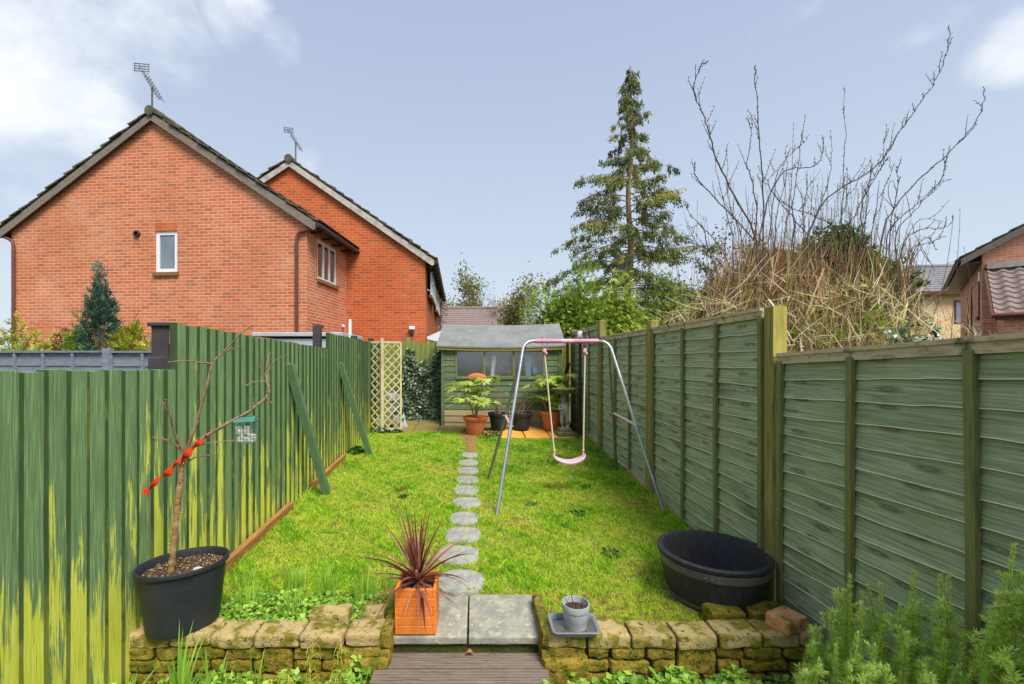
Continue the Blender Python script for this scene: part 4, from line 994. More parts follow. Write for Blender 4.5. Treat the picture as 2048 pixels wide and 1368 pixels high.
# neighbour's grey fence
t = thing('grey_panel_fence', 'low grey painted panel fence in the garden on the left', 'fence', (-5,5.6,.2))
def gpt(s): return V(-7.0+s*.992, 6.15-s*.18, 0)
for i in range(5):
    a = gpt(i*1.02*.0+i*1.1); 
def gfence(s0, s1, zt):
    m = MB(); a, b = gpt(s0), gpt(s1); u = (b-a).normalized(); nn = V(u.y,-u.x,0)
    for r_ in range(9):
        z0 = .25+(zt-.25)*r_/9; z1 = .25+(zt-.25)*(r_+1)/9
        m.hexa([a+nn*.02+V(0,0,z0), b+nn*.02+V(0,0,z0), b+V(0,0,z0), a+V(0,0,z0), a+nn*.008+V(0,0,z1), b+nn*.008+V(0,0,z1), b+V(0,0,z1), a+V(0,0,z1)])
    p = part('panel', m, GREYF, t); m = MB()
    m.hexa([a+nn*.05+V(0,0,zt), b+nn*.05+V(0,0,zt), b-nn*.02+V(0,0,zt), a-nn*.02+V(0,0,zt), a+nn*.05+V(0,0,zt+.025), b+nn*.05+V(0,0,zt+.025), b-nn*.02+V(0,0,zt+.025), a-nn*.02+V(0,0,zt+.025)])
    part('top_rail', m, GREYF, p)
    k = s0
    while k < s1: 
        m = MB(); c = gpt(k); m.hexa([c+nn*.045+V(0,0,.25), c+u*.035+nn*.045+V(0,0,.25), c+u*.035+V(0,0,.25), c+V(0,0,.25), c+nn*.045+V(0,0,zt), c+u*.035+nn*.045+V(0,0,zt), c+u*.035+V(0,0,zt), c+V(0,0,zt)]); k += .46; part('batten', m, GREYF, p)
gfence(-1.9,.30,1.755); gfence(.45,2.28,1.775); gfence(2.42,4.2,1.77)
for s in (.37,2.35):
    m = MB(); c = gpt(s); m.bbox((.09,.09,1.65), (c.x,c.y,1.0), (0,0,0), .005, 1); part('post', m, GREYF, t)
# ------------------------------------------------------------ swing
t = thing('swing', 'metal garden swing with pink top bar and pink seat standing on the lawn', 'swing', (1.0, 4.9, gz(4.9)))
zt_ = 1.885; yc = 4.87; xl, xr = .60, 1.37
m = MB()
def corner(cx, sg):   # bend from bar to front leg
    return [V(cx-sg*.0, yc, zt_), V(cx+sg*.045, yc-.01, zt_-.006), V(cx+sg*.085, yc-.03, zt_-.03), V(cx+sg*.115, yc-.05, zt_-.075)]
m.tube([V(xl+.03,yc,zt_)]+corner(xl+.03,-1)+[V(.20,4.23,gz(4.2)-.02)], .0175, 12); m2 = MB()
m2.tube([V(xr-.03,yc,zt_)]+corner(xr-.03,1)+[V(1.83,4.36,gz(4.3)-.02)], .0175, 12)
part('front_leg', m, GALV, t, 50); part('front_leg', m2, GALV, t, 50)
for a, b in ((V(xl-.06,yc+.02,zt_-.06), V(.15,5.32,gz(5.3)-.02)), (V(xr+.09,yc+.02,zt_-.06), V(1.78,5.66,gz(5.6)-.02))):
    m = MB(); m.tube([a, b], .016, 12); part('rear_leg', m, GALVD, t, 50)
m = MB(); m.tube([V(xl+.03,yc,zt_), V(xr-.03,yc,zt_)], .0175, 12); part('top_bar', m, GALV, t, 50)
m = MB(); m.tube([V(xl+.05,yc,zt_), V(.93,yc,zt_)], .024, 14); m.tube([V(1.06,yc,zt_), V(xr-.04,yc,zt_)], .024, 14); sl = part('sleeve', m, PINK, t, 50)
m = MB(); m.tube([V(.93,yc,zt_), V(1.06,yc,zt_)], .0235, 14); part('sleeve_band', m, PINKL, sl, 50)
for f, b in (((.20,4.23),(.15,5.32)), ((1.83,4.36),(1.78,5.66))):
    q = .45 if f[0] < 1 else .46
    tl = V(xl-.085,yc-.05,zt_-.075) if f[0] < 1 else V(xr+.085,yc-.05,zt_-.075); tr = V(xl-.06,yc+.02,zt_-.06) if f[0] < 1 else V(xr+.09,yc+.02,zt_-.06)
    a = tl.lerp(V(f[0],f[1],gz(f[1])), .50); c = tr.lerp(V(b[0],b[1],gz(b[1])), .50)
    m = MB(); m.tube([a, c], .013, 10); part('side_brace', m, PINKL, t, 50)
    m = MB(); m.tube([a+V(-.03,0,0), a+V(.03,0,0)], .006, 6); m.tube([c+V(-.03,0,0), c+V(.03,0,0)], .006, 6); part('bolt', m, GALV, t)
for x in (.755, 1.19):
    m = MB()
    for o in (-.028,.028):
        m.tube([V(x+o,yc,zt_+.04), V(x+o,yc,zt_-.06), V(x+o*.6,yc,zt_-.09)], .004, 6); m.ball(V(x+o,yc,zt_+.045), .009, 8, 6)
    part('hanger_bolt', m, GALV, t)
    m = MB(); m.ball((x,yc,zt_-.11), .026, 12, 8, (.8,.5,1.3)); m.tube([V(x-.02,yc,zt_-.10), V(x+.02,yc-.01,zt_-.14), V(x+.005,yc,zt_-.16)], [.013,.014,.007], 8); part('clamp', m, PINK, t, 50)
for xt, xb in ((.755,.855),(1.19,1.165)):
    m = MB(); m.tube([V(xt,yc,zt_-.15), V((xt+xb)/2,yc-.01,1.2), V(xb,yc-.03,.665)], .0085, 8); m.ball((xb,yc-.03,.71), .014, 8, 6)
    part('rope', m, ROPE, t, 50)
m = MB(); n = 16; vs = []; fs = []
for i in range(n+1):
    f = i/n; x = .835+.35*f; z = .655-.075*math.sin(math.pi*f)**.7
    for (dy, dz) in ((-.07,-.012),(-.075,.004),(-.065,.018),(.065,.018),(.075,.004),(.07,-.012)):
        e = .5+.5*math.sin(math.pi*f)**.35; vs.append((x, yc-.03+dy*e, z+dz))
for i in range(n):
    for k in range(6): a = i*6+k; b = i*6+(k+1)%6; fs.append((a,b,b+6,a+6))
fs += [tuple(range(6))[::-1], tuple(range(n*6, n*6+6))]; m.add(vs, fs); part('seat', m, PINKL, t, 40)
# ------------------------------------------------------------ black tub
tx, ty = 1.55, 2.93; tz = gz(ty)-.012
t = thing('barrel_planter', 'large empty black half barrel tub standing on the lawn by the right fence', 'planter', (tx,ty,tz))
stave = lambda a, z: 1-(.008 if z < .25 else .0)*(abs(math.sin(a*12))**14)+.002*math.sin(a*5)
m = MB(); m.lathe([(.245,0),(.262,.0),(.282,.06),(.304,.15),(.318,.23),(.326,.285),(.336,.292),(.338,.308),(.330,.314),(.306,.312),(.300,.30),(.280,.14),(.240,.035),(.001,.03)], (tx,ty,tz), 96, wob=stave)
body = part('tub', m, TUBM, t, 40)
m = MB(); m.lathe([(.312,.226),(.322,.228),(.331,.272),(.331,.276),(.324,.278)], (tx,ty,tz), 64, cap=False); part('hoop', m, HOOPM, t, 40)
m = MB(); m.lathe([(.262,.022),(.275,.024),(.281,.045),(.276,.047)], (tx,ty,tz), 64, cap=False); part('hoop', m, HOOPM, t, 40)
m = MB()
for a in (-125,-119): m.ball((tx+.328*math.cos(R(a)),ty+.328*math.sin(R(a)),tz+.25), .008, 8, 6)
part('rivet', m, HOOPM, t)
m = MB()
for k in range(30):
    a = 2*math.pi*k/30; m.tube([(tx+.334*math.cos(a),ty+.334*math.sin(a),tz+.312),(tx+.308*math.cos(a),ty+.308*math.sin(a),tz+.311)], .002, 4)
part('rim_joint', m, HOOPM, t)
m = MB(); m.lathe([(.27,.034),(.001,.036)], (tx,ty,tz), 32)
# ------------------------------------------------------------ oval pot with the sapling
px_, py_, pz_ = -1.615, 2.495, .219
t = thing('plant_pot', 'big black oval pot of soil on the left end of the stone wall', 'pot', (px_,py_,pz_))
m = MB(); ROT = R(38); SY = .78
prof = [(.185,0),(.192,.0),(.197,.02),(.225,.26),(.232,.315),(.238,.32),(.250,.326),(.252,.345),(.248,.35),(.238,.348),(.228,.33),(.222,.29),(.205,.10),(.001,.09)]
m.lathe([(r*.9, z) for r, z in prof], (px_,py_,pz_), 64, 1, SY, ROT); part('pot_body', m, BLACKP, t, 35)
m = MB()
rs = []; seg = 40
for i in range(12):
    r = .200*i/11; rs.append((max(r,.001), 0))
vs = []; fs = []
for r, _ in rs:
    for k in range(seg):
        a = 2*math.pi*k/seg; x = r*math.cos(a); y = r*SY*math.sin(a); X = px_+x*math.cos(ROT)-y*math.sin(ROT); Y = py_+x*math.sin(ROT)+y*math.cos(ROT)
        vs.append((X, Y, pz_+.305+.012*mnoise.noise(Vector((X*14,Y*14,0)))+.008*mnoise.noise(Vector((X*50,Y*50,0)))))
for i in range(11):
    for k in range(seg): a = i*seg+k; b = i*seg+(k+1)%seg; fs.append((a,b,b+seg,a+seg))
m.add(vs, fs)
part('soil', m, SOIL, t, 60)
m = MB()
for k in range(5):
    a = R(-150+k*50); 
    m.bbox((.05,.01,.022), (px_+.19*math.cos(a), py_+.165*math.sin(a), pz_+.006), (0,0,a+R(90)), .002, 1)
# bark chips scattered on the soil
m = MB()
for k in range(420):
    a = random.uniform(0,6.283); r = .190*math.sqrt(random.random()); x = r*math.cos(a); y = r*SY*math.sin(a)
    m.bbox((random.uniform(.003,.012),random.uniform(.002,.005),.003), (px_+x*math.cos(ROT)-y*math.sin(ROT), py_+x*math.sin(ROT)+y*math.cos(ROT), pz_+.312+random.uniform(-.002,.006)), (random.uniform(-.4,.4),random.uniform(-.4,.4),random.uniform(0,3)), 0, 1, .2+random.random()*.8)
part('bark_chips', m, leafmat('bark_chip', [srgb(60,42,30), srgb(110,84,60), srgb(190,168,136)], 0, .9), t)
m = MB(); c = V(-1.50,2.43,pz_+.328)
pts = []; rr = []
for i in range(26):
    a = i*.42; r = .020*(1-i/30); pts.append(c+V(r*math.cos(a), r*math.sin(a)*.8, .0+.010*i/26)); rr.append(.011*(1-i/29))
m.tube(pts[::-1], rr[::-1], 8); single('snail_shell', m, pm('shell', [srgb(170,164,150,.9), srgb(226,222,212,.9)], 30, rough=.4), 'white and grey snail shell on the soil of the big black pot', 'shell', sm=60)
# sapling: branches follow their photographed bends, each at its own depth
def cp(x, y, d): return P(250+x/2.85, 640+y/2.85, d)
t = thing('sapling', 'bare young fruit tree with a leaning brown stem growing in the big black pot', 'tree', tuple(cp(268,1372,2.45)))
def bpath(pl, d0, d1, r0, r1, mat=TWIG, name='branch', knob=True, sides=8):
    m = MB(); n = len(pl); pts = [cp(x, y, d0+(d1-d0)*i/(n-1)) for i, (x, y) in enumerate(pl)]
    # refine with catmull
    out = []
    for i in range(n-1):
        p0 = pts[max(i-1,0)]; p1 = pts[i]; p2 = pts[i+1]; p3 = pts[min(i+2,n-1)]
        for k in range(4):
            s = k/4; out.append(.5*((2*p1)+(p2-p0)*s+(2*p0-5*p1+4*p2-p3)*s*s+(3*p1-p0-3*p2+p3)*s**3))
    out.append(pts[-1]); N_ = len(out)
    out = [p+V(random.uniform(-1,1),random.uniform(-1,1),random.uniform(-1,1))*.0015 for p in out]
    rads = [(r0+(r1-r0)*i/(N_-1))*(1.0 if r0 > .012 else 1.12)*(1+.12*math.sin(i*2.1)) for i in range(N_)]
    m.tube(out, rads, sides)
    if knob:
        for i in range(2, N_, 3):
            o = V(random.uniform(-1,1),random.uniform(-1,1),random.uniform(-.3,1)).normalized(); l = random.uniform(.008,.022)
            m.tube([out[i], out[i]+o*(l+rads[i])], [rads[i]*.7, .002], 5)
    part(name, m, mat, t, 60)
bpath([(262,1440),(268,1372),(278,1280),(288,1180),(300,1040),(314,930),(322,860),(335,770)], 2.45, 2.42, .0165, .0135, BARK, 'trunk', sides=12)
bpath([(332,780),(385,650),(420,540),(460,400),(488,285),(498,248),(520,222),(600,140),(660,75),(732,30)], 2.42, 2.50, .0085, .0022)
bpath([(540,205),(575,182),(600,170),(655,150)], 2.46, 2.46, .0038, .0025)
bpath([(495,250),(440,243),(350,232),(245,240)], 2.46, 2.36, .0042, .0022)
bpath([(335,760),(290,660),(262,570),(246,505),(235,455)], 2.42, 2.30, .006, .003)
bpath([(248,510),(222,478),(188,455)], 2.33, 2.30, .003, .002)
bpath([(330,748),(270,700),(220,680),(165,672)], 2.42, 2.34, .0042, .0022)
bpath([(335,765),(400,700),(500,640),(600,580),(700,525),(760,480),(805,440),(822,400),(806,335),(808,270),(815,225),(826,192)], 2.42, 2.62, .0095, .0028)
bpath([(812,310),(850,240),(890,212),(937,205)], 2.60, 2.62, .0034, .0018)
bpath([(804,325),(780,290),(760,258)], 2.60, 2.58, .003, .0018)
bpath([(806,352),(770,350),(730,355),(690,376)], 2.59, 2.55, .0032, .002)
bpath([(800,448),(830,470),(856,486)], 2.57, 2.60, .0034, .002)
bpath([(425,712),(500,697),(560,692),(618,690)], 2.43, 2.50, .0032, .002)
bpath([(346,815),(370,800),(410,782),(520,768)], 2.42, 2.48, .004, .0025)
bpath([(738,492),(730,470),(728,450)], 2.56, 2.56, .004, .003)
# ribbon
m = MB(); pl = [(112,992),(150,955),(190,905),(240,880),(272,842),(300,815),(332,788),(365,755),(400,722),(438,690),(482,652)]; pts = [cp(x,y,2.36+.006*i) for i,(x,y) in enumerate(pl)]
out = []
for i in range(len(pts)-1):
    for k in range(5): out.append(pts[i].lerp(pts[i+1], k/5))
vs = []; fs = []; n = len(out)
for i, p in enumerate(out):
    d = (out[min(i+1,n-1)]-out[max(i-1,0)]).normalized(); u = d.cross(V(0,1,0)).normalized(); w = V(0,1,0)
    a = i*.36; s = .017*(1.2 if i < 4 else 1); e = u*math.cos(a)*s+w*math.sin(a)*s; e = e+u*.003
    for q in (-1,1):
        for h_ in (-1,1): vs.append(p+e*q+d.cross(e).normalized()*.0012*h_)
for i in range(n-1):
    a = i*4; b = a+4; fs += [(a,a+2,b+2,b),(a+1,b+1,b+3,a+3),(a,b,b+1,a+1),(a+2,a+3,b+3,b+2)]
fs += [(0,1,3,2),((n-1)*4,(n-1)*4+2,(n-1)*4+3,(n-1)*4+1)]
m.add(vs, fs); pp = cp(335,785,2.42); m.tube([pp+V(.017*math.cos(a),.017*math.sin(a),.01*math.sin(a)) for a in [k*math.pi/5 for k in range(11)]], .006, 6)
single('ribbon', m, RED, 'twisted bright red ribbon tied round the sapling stem', 'ribbon', sm=60)
# bird feeder
fc = cp(692,565,2.50); t = thing('bird_feeder', 'square wire suet feeder with a green roof hanging from the sapling branch', 'bird feeder', tuple(fc-V(0,0,.13)))
FG = pm('green_feeder', [srgb(60,120,104,.85), srgb(84,146,126,.85)], 8, rough=.5, bump=.1)
w_ = .058; hh = .115; sk = .035
m = MB(); m.hexa([fc+V(-w_,-sk,-.014), fc+V(w_,-sk,-.010), fc+V(w_,sk,-.010), fc+V(-w_,sk,-.014), fc+V(-w_*.92,-sk*.5,.010), fc+V(w_*.95,-sk*.5,.016), fc+V(w_*.95,sk*.5,.016), fc+V(-w_*.92,sk*.5,.010)])
m.ball(fc+V(0,0,.018), .018, 12, 6, (1,.6,.5)); part('roof', m, FG, t)
m = MB(); g = [0]; z0 = fc.z-hh-.012; z1 = fc.z-.013; x0 = fc.x-w_*.9; x1 = fc.x+w_*.9
for y in (fc.y-.028, fc.y+.028):
    for k in range(7): x = x0+(x1-x0)*k/6; m.tube([(x,y,z0),(x,y,z1)], .0013, 4)
    for k in range(7): z = z0+(z1-z0)*k/6; m.tube([(x0,y,z),(x1,y,z)], .0013, 4)
for x in (x0, x1):
    for k in range(7): z = z0+(z1-z0)*k/6; m.tube([(x,fc.y-.028,z),(x,fc.y+.028,z)], .0013, 4)
m.tube([fc+V(0,0,.02), fc+V(-.012,0,.05), fc+V(-.026,0,.13)], .0025, 6); part('wire_cage', m, FG, t)
m = MB(); SU = pm('suet', [srgb(200,194,180,.9), srgb(232,228,218,.9)], 40, rough=.9, stain=(srgb(90,74,60,.8), 60, .6, .66, (1,1,1)))
for k, (a, b, q) in enumerate(((-.034,.0,.045),(.006,.0,.05),(-.02,-.052,.05),(.028,-.03,.04))): m.rough((.036,.036,q), (fc.x+a, fc.y, z0+.024+(.045 if k < 2 else .0)), (0,R(random.uniform(-8,8)),0), .004, .006, 3, 0, k*3, 50)
m.rough((.095,.036,.03), (fc.x,fc.y,z0+.016), (0,0,0), .004, .006, 3, 0, 7, 50); part('suet', m, SU, t)
# ------------------------------------------------------------ orange planter with cordyline
ox, oy, oz = -.335, 2.635, .140
t = thing('wooden_planter', 'square bright orange timber planter at the edge of the step', 'planter', (ox,oy,oz)); W_ = .115
for k in range(5):
    m = MB(); z = oz+.026+k*.051; sh = random.uniform(-.002,.002)
    ov = k % 2
    for sgn in (-1,1):
        m.bbox((2*W_-(.0 if ov else .037), .018, .049), (ox+sh, oy+sgn*(W_-.009), z), (0,0,0), .003, 1, random.random())
        m.bbox((.018, 2*W_-(.037 if ov else .0), .049), (ox+sgn*(W_-.009)+sh, oy, z), (0,0,0), .003, 1, random.random())
    part('plank', m, ORANGEW, t)
m = MB(); m.rough((2*W_-.04, 2*W_-.04, .04), (ox,oy,oz+.20), (0,0,0), .012, .005, 8, 0, 5, 30); part('soil', m, SOIL, t, 60)
m = MB(); m.rough((.035,.03,.02), (ox-.055,oy-.06,oz+.226), (0,0,0), .003, .008, 3, 0, 2, 30); single('pebble', m, pm('pebble',[srgb(200,196,188,.9)]*2,9), 'pale pebble on the soil of the orange planter', 'stone', sm=60)
def straps(name, label, cat, mat, c, n, lmin, lmax, wid, up, droop, seed, stem=None, group=None, stemmat=None, tm=.5):
    random.seed(seed); c = V(*c); t = thing(name, label, cat, tuple(c), group=group); m = MB()
    top = c+V(0,0,stem or 0)
    for i in range(n):
        f = i/n; az = i*2.4+random.uniform(-.3,.3); el = R(up[0]+(up[1]-up[0])*(f**.72)+random.uniform(-7,7)); l = random.uniform(lmin,lmax); w = wid*random.uniform(.7,1.1)
        d = V(math.cos(az)*math.cos(el), math.sin(az)*math.cos(el), math.sin(el)); g = droop*random.uniform(.5,1.4)*(1-el/1.6)
        side = V(-math.sin(az), math.cos(az), 0); pts = []; p = top+V(random.uniform(-.008,.008),random.uniform(-.008,.008),-(stem or 0)*.5*(1-f)); k = 9
        for j in range(k+1):
            pts.append(p.copy()); d2 = (d+V(0,0,-1)*g*(j/k)**1.3); p = p+d2.normalized()*l/k
        vs = []; fs = []
        tw = random.uniform(-.5,.5)
        for j, q in enumerate(pts):
            s = j/k; ww = w*(.45+.55*math.sin(min(1,s*2.2)*math.pi/2))*(1-s**2.6)+.0008
            nrm = side.cross(d).normalized(); sd = (side*math.cos(tw*s)+nrm*math.sin(tw*s))*ww/2
            vs += [q-sd, q+nrm*(-ww*.12), q+sd]
        for j in range(k): a = j*3; fs += [(a,a+1,a+4,a+3),(a+1,a+2,a+5,a+4)]
        m.add(vs, fs, float(min(1,max(0,random.gauss(tm,.25)))))
    part('leaves', m, mat, t, 60)
    if stem:
        m = MB(); m.tube([c-V(0,0,.02), c+V(0,0,stem)], [.014,.01], 8); part('stem', m, stemmat or BARK, t, 60)
    return t
straps('cordyline', 'spiky dark red cordyline with long strap leaves growing in the orange planter', 'plant', CORD, (ox,oy,oz+.215), 78, .24, .46, .020, (-12,86), 1.15, 4, stem=.05)
# ------------------------------------------------------------ grey pot on tray
gx, gy, gz_ = .545, 2.44, .222
t = thing('seed_tray', 'shallow grey plastic tray holding rainwater on the right wall end', 'tray', (gx-.01,gy,gz_)); m = MB()
def rrect(hx_, hy_, r, z, n=5):
    o = []
    for cx, cy, a0 in ((hx_-r,hy_-r,0),(-hx_+r,hy_-r,90),(-hx_+r,-hy_+r,180),(hx_-r,-hy_+r,270)):
        for k in range(n+1): a = R(a0+90*k/n); o.append((gx-.012+cx+r*math.cos(a), gy-.005+cy+r*math.sin(a), z))
    return o
rings = [rrect(.10,.07,.02,gz_+.001), rrect(.118,.083,.025,gz_+.035), rrect(.128,.093,.028,gz_+.038), rrect(.130,.095,.028,gz_+.032), rrect(.126,.091,.026,gz_+.030), rrect(.126,.091,.026,gz_+.034), rrect(.114,.079,.022,gz_+.032), rrect(.096,.066,.018,gz_+.004)]
n = len(rings[0]); m.add([p for r in rings for p in r], [(i*n+k, i*n+(k+1)%n, (i+1)*n+(k+1)%n, (i+1)*n+k) for i in range(len(rings)-1) for k in range(n)]+[tuple(range(n))[::-1], tuple(range((len(rings)-1)*n, len(rings)*n))]); part('tray_body', m, TRAYM, t, 40)
m = MB(); r = rrect(.105,.072,.02,gz_+.018); m.add(r, [tuple(range(len(r)))]); WAT = N('tray_water').bsdf(srgb(92,88,72,.8), .03, spec=1.0); part('water', m, WAT, t)
t = thing('plant_pot', 'small pale grey pot of soil standing in the shallow tray', 'pot', (gx,gy,gz_+.004))
m = MB(); m.lathe([(.052,0),(.056,.002),(.064,.055),(.067,.06),(.068,.105),(.073,.108),(.075,.125),(.073,.14),(.069,.14),(.067,.11),(.058,.06),(.001,.06)], (gx,gy,gz_+.004), 40); part('pot_body', m, GREYP, t, 40)
m = MB(); m.lathe([(.064,.108),(.04,.113),(.001,.11)], (gx,gy,gz_+.004), 24); part('soil', m, SOIL, t, 60)
m = MB()
for k in range(5):
    a = k*1.4+.4; b = V(gx+.03*math.cos(a),gy+.03*math.sin(a),gz_+.11); m.tube([b, b+V(.012*math.cos(a),.01,.03), b+V(.03*math.cos(a),.02*math.sin(a),.06)], [.0022,.002,.0014], 5)
single('seedling', m, BLACKP, 'few dead dark twigs standing in the small grey pot', 'plant')
# ------------------------------------------------------------ pots by the shed
def pot(x, y, r, h, m_, label, dirt=True):
    z = gz(y)+(.034 if x > .3 else .012); t = thing('plant_pot', label, 'pot', (x,y,z), group='pots in front of the shed'); m = MB()
    m.lathe([(r*.66,0),(r*.68,.005),(r*.86,h*.74),(r*.93,h*.76),(r*.94,h*.8),(r*1.0,h*.84),(r*1.02,h*.97),(r,h),(r*.92,h),(r*.88,h*.84),(r*.8,h*.5),(.001,h*.5)], (x,y,z), 40); part('pot_body', m, m_, t, 40)
    m = MB(); m.lathe([(r*.90,h*.86),(r*.5,h*.93),(.001,h*.91)], (x,y,z), 24); part('soil', m, SOIL, t, 60)
    return V(x,y,z+h*.9)
def fatsia(name, label, c, spread, hgt, n, seed, lean=0):
    random.seed(seed); t = thing(name, label, 'plant', tuple(c)); st = MB(); lf = MB(); A = []; T = []
    tops = []
    for k in range(5 if spread > .4 else 6):
        a = k*1.3+random.uniform(-.3,.3); r = spread*random.uniform(.25,.6); hz = hgt*random.uniform(.45,1.0) if k else hgt
        e = c+V(r*math.cos(a)+lean, r*math.sin(a)*.5, hz); md = c+V(r*math.cos(a)*.35+lean*.2, r*math.sin(a)*.2, hz*.5)
        st.tube([c-V(0,0,.03), md, e], [.014,.011,.008], 6); tops.append(e)
        for q in range(n):
            az = random.uniform(0,6.28); pl = random.uniform(.08,.22); el = random.uniform(-.1,.7); tip = e+V(math.cos(az)*pl, math.sin(az)*pl*.8, math.sin(el)*pl*.8-.02)
            st.tube([e-V(0,0,random.uniform(0,.10)), tip], [.003,.002], 4)
            dr = V(math.cos(az), math.sin(az), -.35-random.random()*.25).normalized(); sd = V(-math.sin(az), math.cos(az), random.uniform(-.2,.2)).normalized()
            L = random.uniform(.12,.20); tt = min(1,max(0,random.gauss(.66,.22)))
            for j in range(-3,4):
                th = j*.52; d = dr*math.cos(th)+sd*math.sin(th); s2 = (sd*math.cos(th)-dr*math.sin(th)); l = L*(1-.09*abs(j)); w = l*.32
                nz = dr.cross(sd)*.008
                A.append([tip, tip+d*l*.55+s2*w/2-nz, tip+d*l-V(0,0,.012), tip+d*l*.55-s2*w/2-nz]); T.append(tt)
    lf.quads(np.array([[tuple(v) for v in q] for q in A]), np.array(T))
    part('stem', st, pm('pale_stem_'+str(seed), [srgb(150,136,84,.85), srgb(186,170,110,.85)], 9), t, 50); part('leaves', lf, FATS, t)
c = pot(.005, 7.72, .205, .31, TERRA, 'terracotta pot standing alone at the left front of the shed'); fatsia('fatsia', 'tall fatsia with bright yellow green fingered leaves in the left terracotta pot', c, .52, .66, 13, 41)
c = pot(1.36, 8.0, .20, .33, TERRA, 'terracotta pot behind the statue birdbath'); fatsia('fatsia', 'yellow green fatsia in the terracotta pot behind the birdbath', c+V(.02,0,0), .46, .66, 11, 43, .0)
fatsia('fatsia', 'small low fatsia shoots beside the right terracotta pot', c+V(-.06,.06,-.02), .38, .32, 5, 44, -.08)
def twigs(c, n, h, spread, label, seed, arch=.3):
    random.seed(seed); m = MB()
    for i in range(n):
        a = random.uniform(0,6.28); s = random.uniform(.2,1)*spread; p = c+V(random.uniform(-.07,.07),random.uniform(-.06,.06),-.02); hh = h*random.uniform(.5,1)
        pts = [p+V(math.cos(a)*s*f**1.4, math.sin(a)*s*.5*f**1.4, hh*(f-arch*f*f)) for f in [k/6 for k in range(7)]]
        m.tube(pts, [.005-.0035*k/6 for k in range(7)], 4, random.random())
        if random.random() < .6:
            q = pts[3]; m.tube([q, q+V(random.uniform(-.1,.1),0,.15)], [.003,.0015], 4)
    single('bare_plant', m, TWIG, label, 'plant', loc=tuple(c))
c = pot(.415, 7.98, .185, .31, BLACKP, 'black pot between the left terracotta pot and the swing leg'); twigs(c, 20, .75, .30, 'bare arching brown twigs in the left black pot', 51)
c = pot(.82, 7.98, .195, .31, BLACKP, 'black pot between the other black pot and the right terracotta pot'); twigs(c, 9, .50, .34, 'few bare spreading brown stems in the right black pot', 52)
# ------------------------------------------------------------ statue birdbath
def statue():
    bx, by = 1.50, 7.55; bz = gz(by)+.03; t = thing('birdbath', 'grey stone child statue holding up a wide birdbath bowl in front of the shed', 'birdbath', (bx,by,bz))
    m = MB(); m.bbox((.27,.25,.075), (bx,by,bz+.035), (0,0,.1), .01, 2); m.bbox((.20,.19,.06), (bx,by,bz+.10), (0,0,.1), .012, 2); part('plinth', m, BASIN, t, 40)
    # standing child figure, contrapposto, one arm across, one raised to the bowl
    J = [V(0,0,.36),V(.005,-.005,.44),V(-.01,0,.50),V(-.012,0,.535),V(-.01,-.008,.575),V(-.006,-.012,.615),V(0,0,.65), # 0 pelvis ..6 crown
         V(-.045,0,.345),V(-.05,-.02,.245),V(-.03,.0,.14), V(-.035,-.045,.128),   # left leg 7-10
         V(.042,0,.345),V(.045,-.025,.25),V(.035,.012,.14), V(.04,-.03,.128),     # right leg 11-14
         V(-.075,0,.50),V(-.10,-.03,.44),V(-.055,-.07,.455),                      # left arm 15-17 folded
         V(.055,0,.505),V(.10,-.02,.56),V(.085,-.01,.64)]                         # right arm 18-20 raised
    E = [(0,1),(1,2),(2,3),(3,4),(4,5),(5,6),(0,7),(7,8),(8,9),(9,10),(0,11),(11,12),(12,13),(13,14),(2,15),(15,16),(16,17),(2,18),(18,19),(19,20)]
    RR = [.062,.062,.055,.026,.046,.052,.030,.046,.032,.021,.014,.046,.032,.021,.014,.030,.021,.017,.030,.021,.017]
    me = bpy.data.meshes.new('figure'); me.from_pydata([tuple(v*1.0+V(0,0,0)) for v in J], E, [])
    o = bpy.data.objects.new('statue_figure', me); COL.objects.link(o); o.parent = t; me.materials.append(STATUE)
    sk = o.modifiers.new('skin', 'SKIN')
    for i, r in enumerate(RR): me.skin_vertices[0].data[i].radius = (r, r*.92)
    me.skin_vertices[0].data[0].use_root = True
    o.modifiers.new('sub', 'SUBSURF').levels = 2; o.modifiers['sub'].render_levels = 2
    m = MB()
    # face and curls
    f = V(bx-.008,by-.055,bz+.60)
    m.ball(f+V(0,-.004,-.004), .008, 8, 6); m.ball(f+V(-.018,.004,.010), .006, 8, 6); m.ball(f+V(.018,.004,.010), .006, 8, 6); m.ball(f+V(0,.0,-.022), .008, 8, 6, (1.5,.6,.5))
    for k in range(38):
        a = random.uniform(0,6.28); e = random.uniform(-.1,1.4); q = V(math.cos(a)*math.cos(e), math.sin(a)*math.cos(e)+.25, math.sin(e))*.054
        m.ball(V(bx-.006,by,bz+.612)+q, random.uniform(.011,.016), 8, 6)
    part('curly_hair', m, STATUE, t, 60)
    m = MB()
    for s in (-1,1):
        for k in range(4): 
            b = V(bx-.05+.012*k, by-.075, bz+.462) if s < 0 else V(bx+.075+.010*k, by-.03, bz+.655)
            m.tube([b, b+(V(.008,-.008,-.014) if s < 0 else V(0,-.004,.02))], [.0055,.004], 6)
    part('fingers', m, STATUE, t, 60)
    m = MB(); m.lathe([(.05,.64),(.06,.66),(.05,.68),(.10,.70),(.165,.735),(.205,.775),(.212,.785),(.205,.79),(.192,.782),(.15,.75),(.001,.735)], (bx+.0,by,bz), 40); part('bowl', m, BASIN, t, 40)
    m = MB()
    pts = [V(bx+.05,by+.005,bz+.12),V(bx+.045,by+.03,bz+.25),V(bx+.02,by+.04,bz+.38)]; m.tube(pts, [.04,.035,.03], 8); part('drapery', m, STATUE, t, 60)
statue()
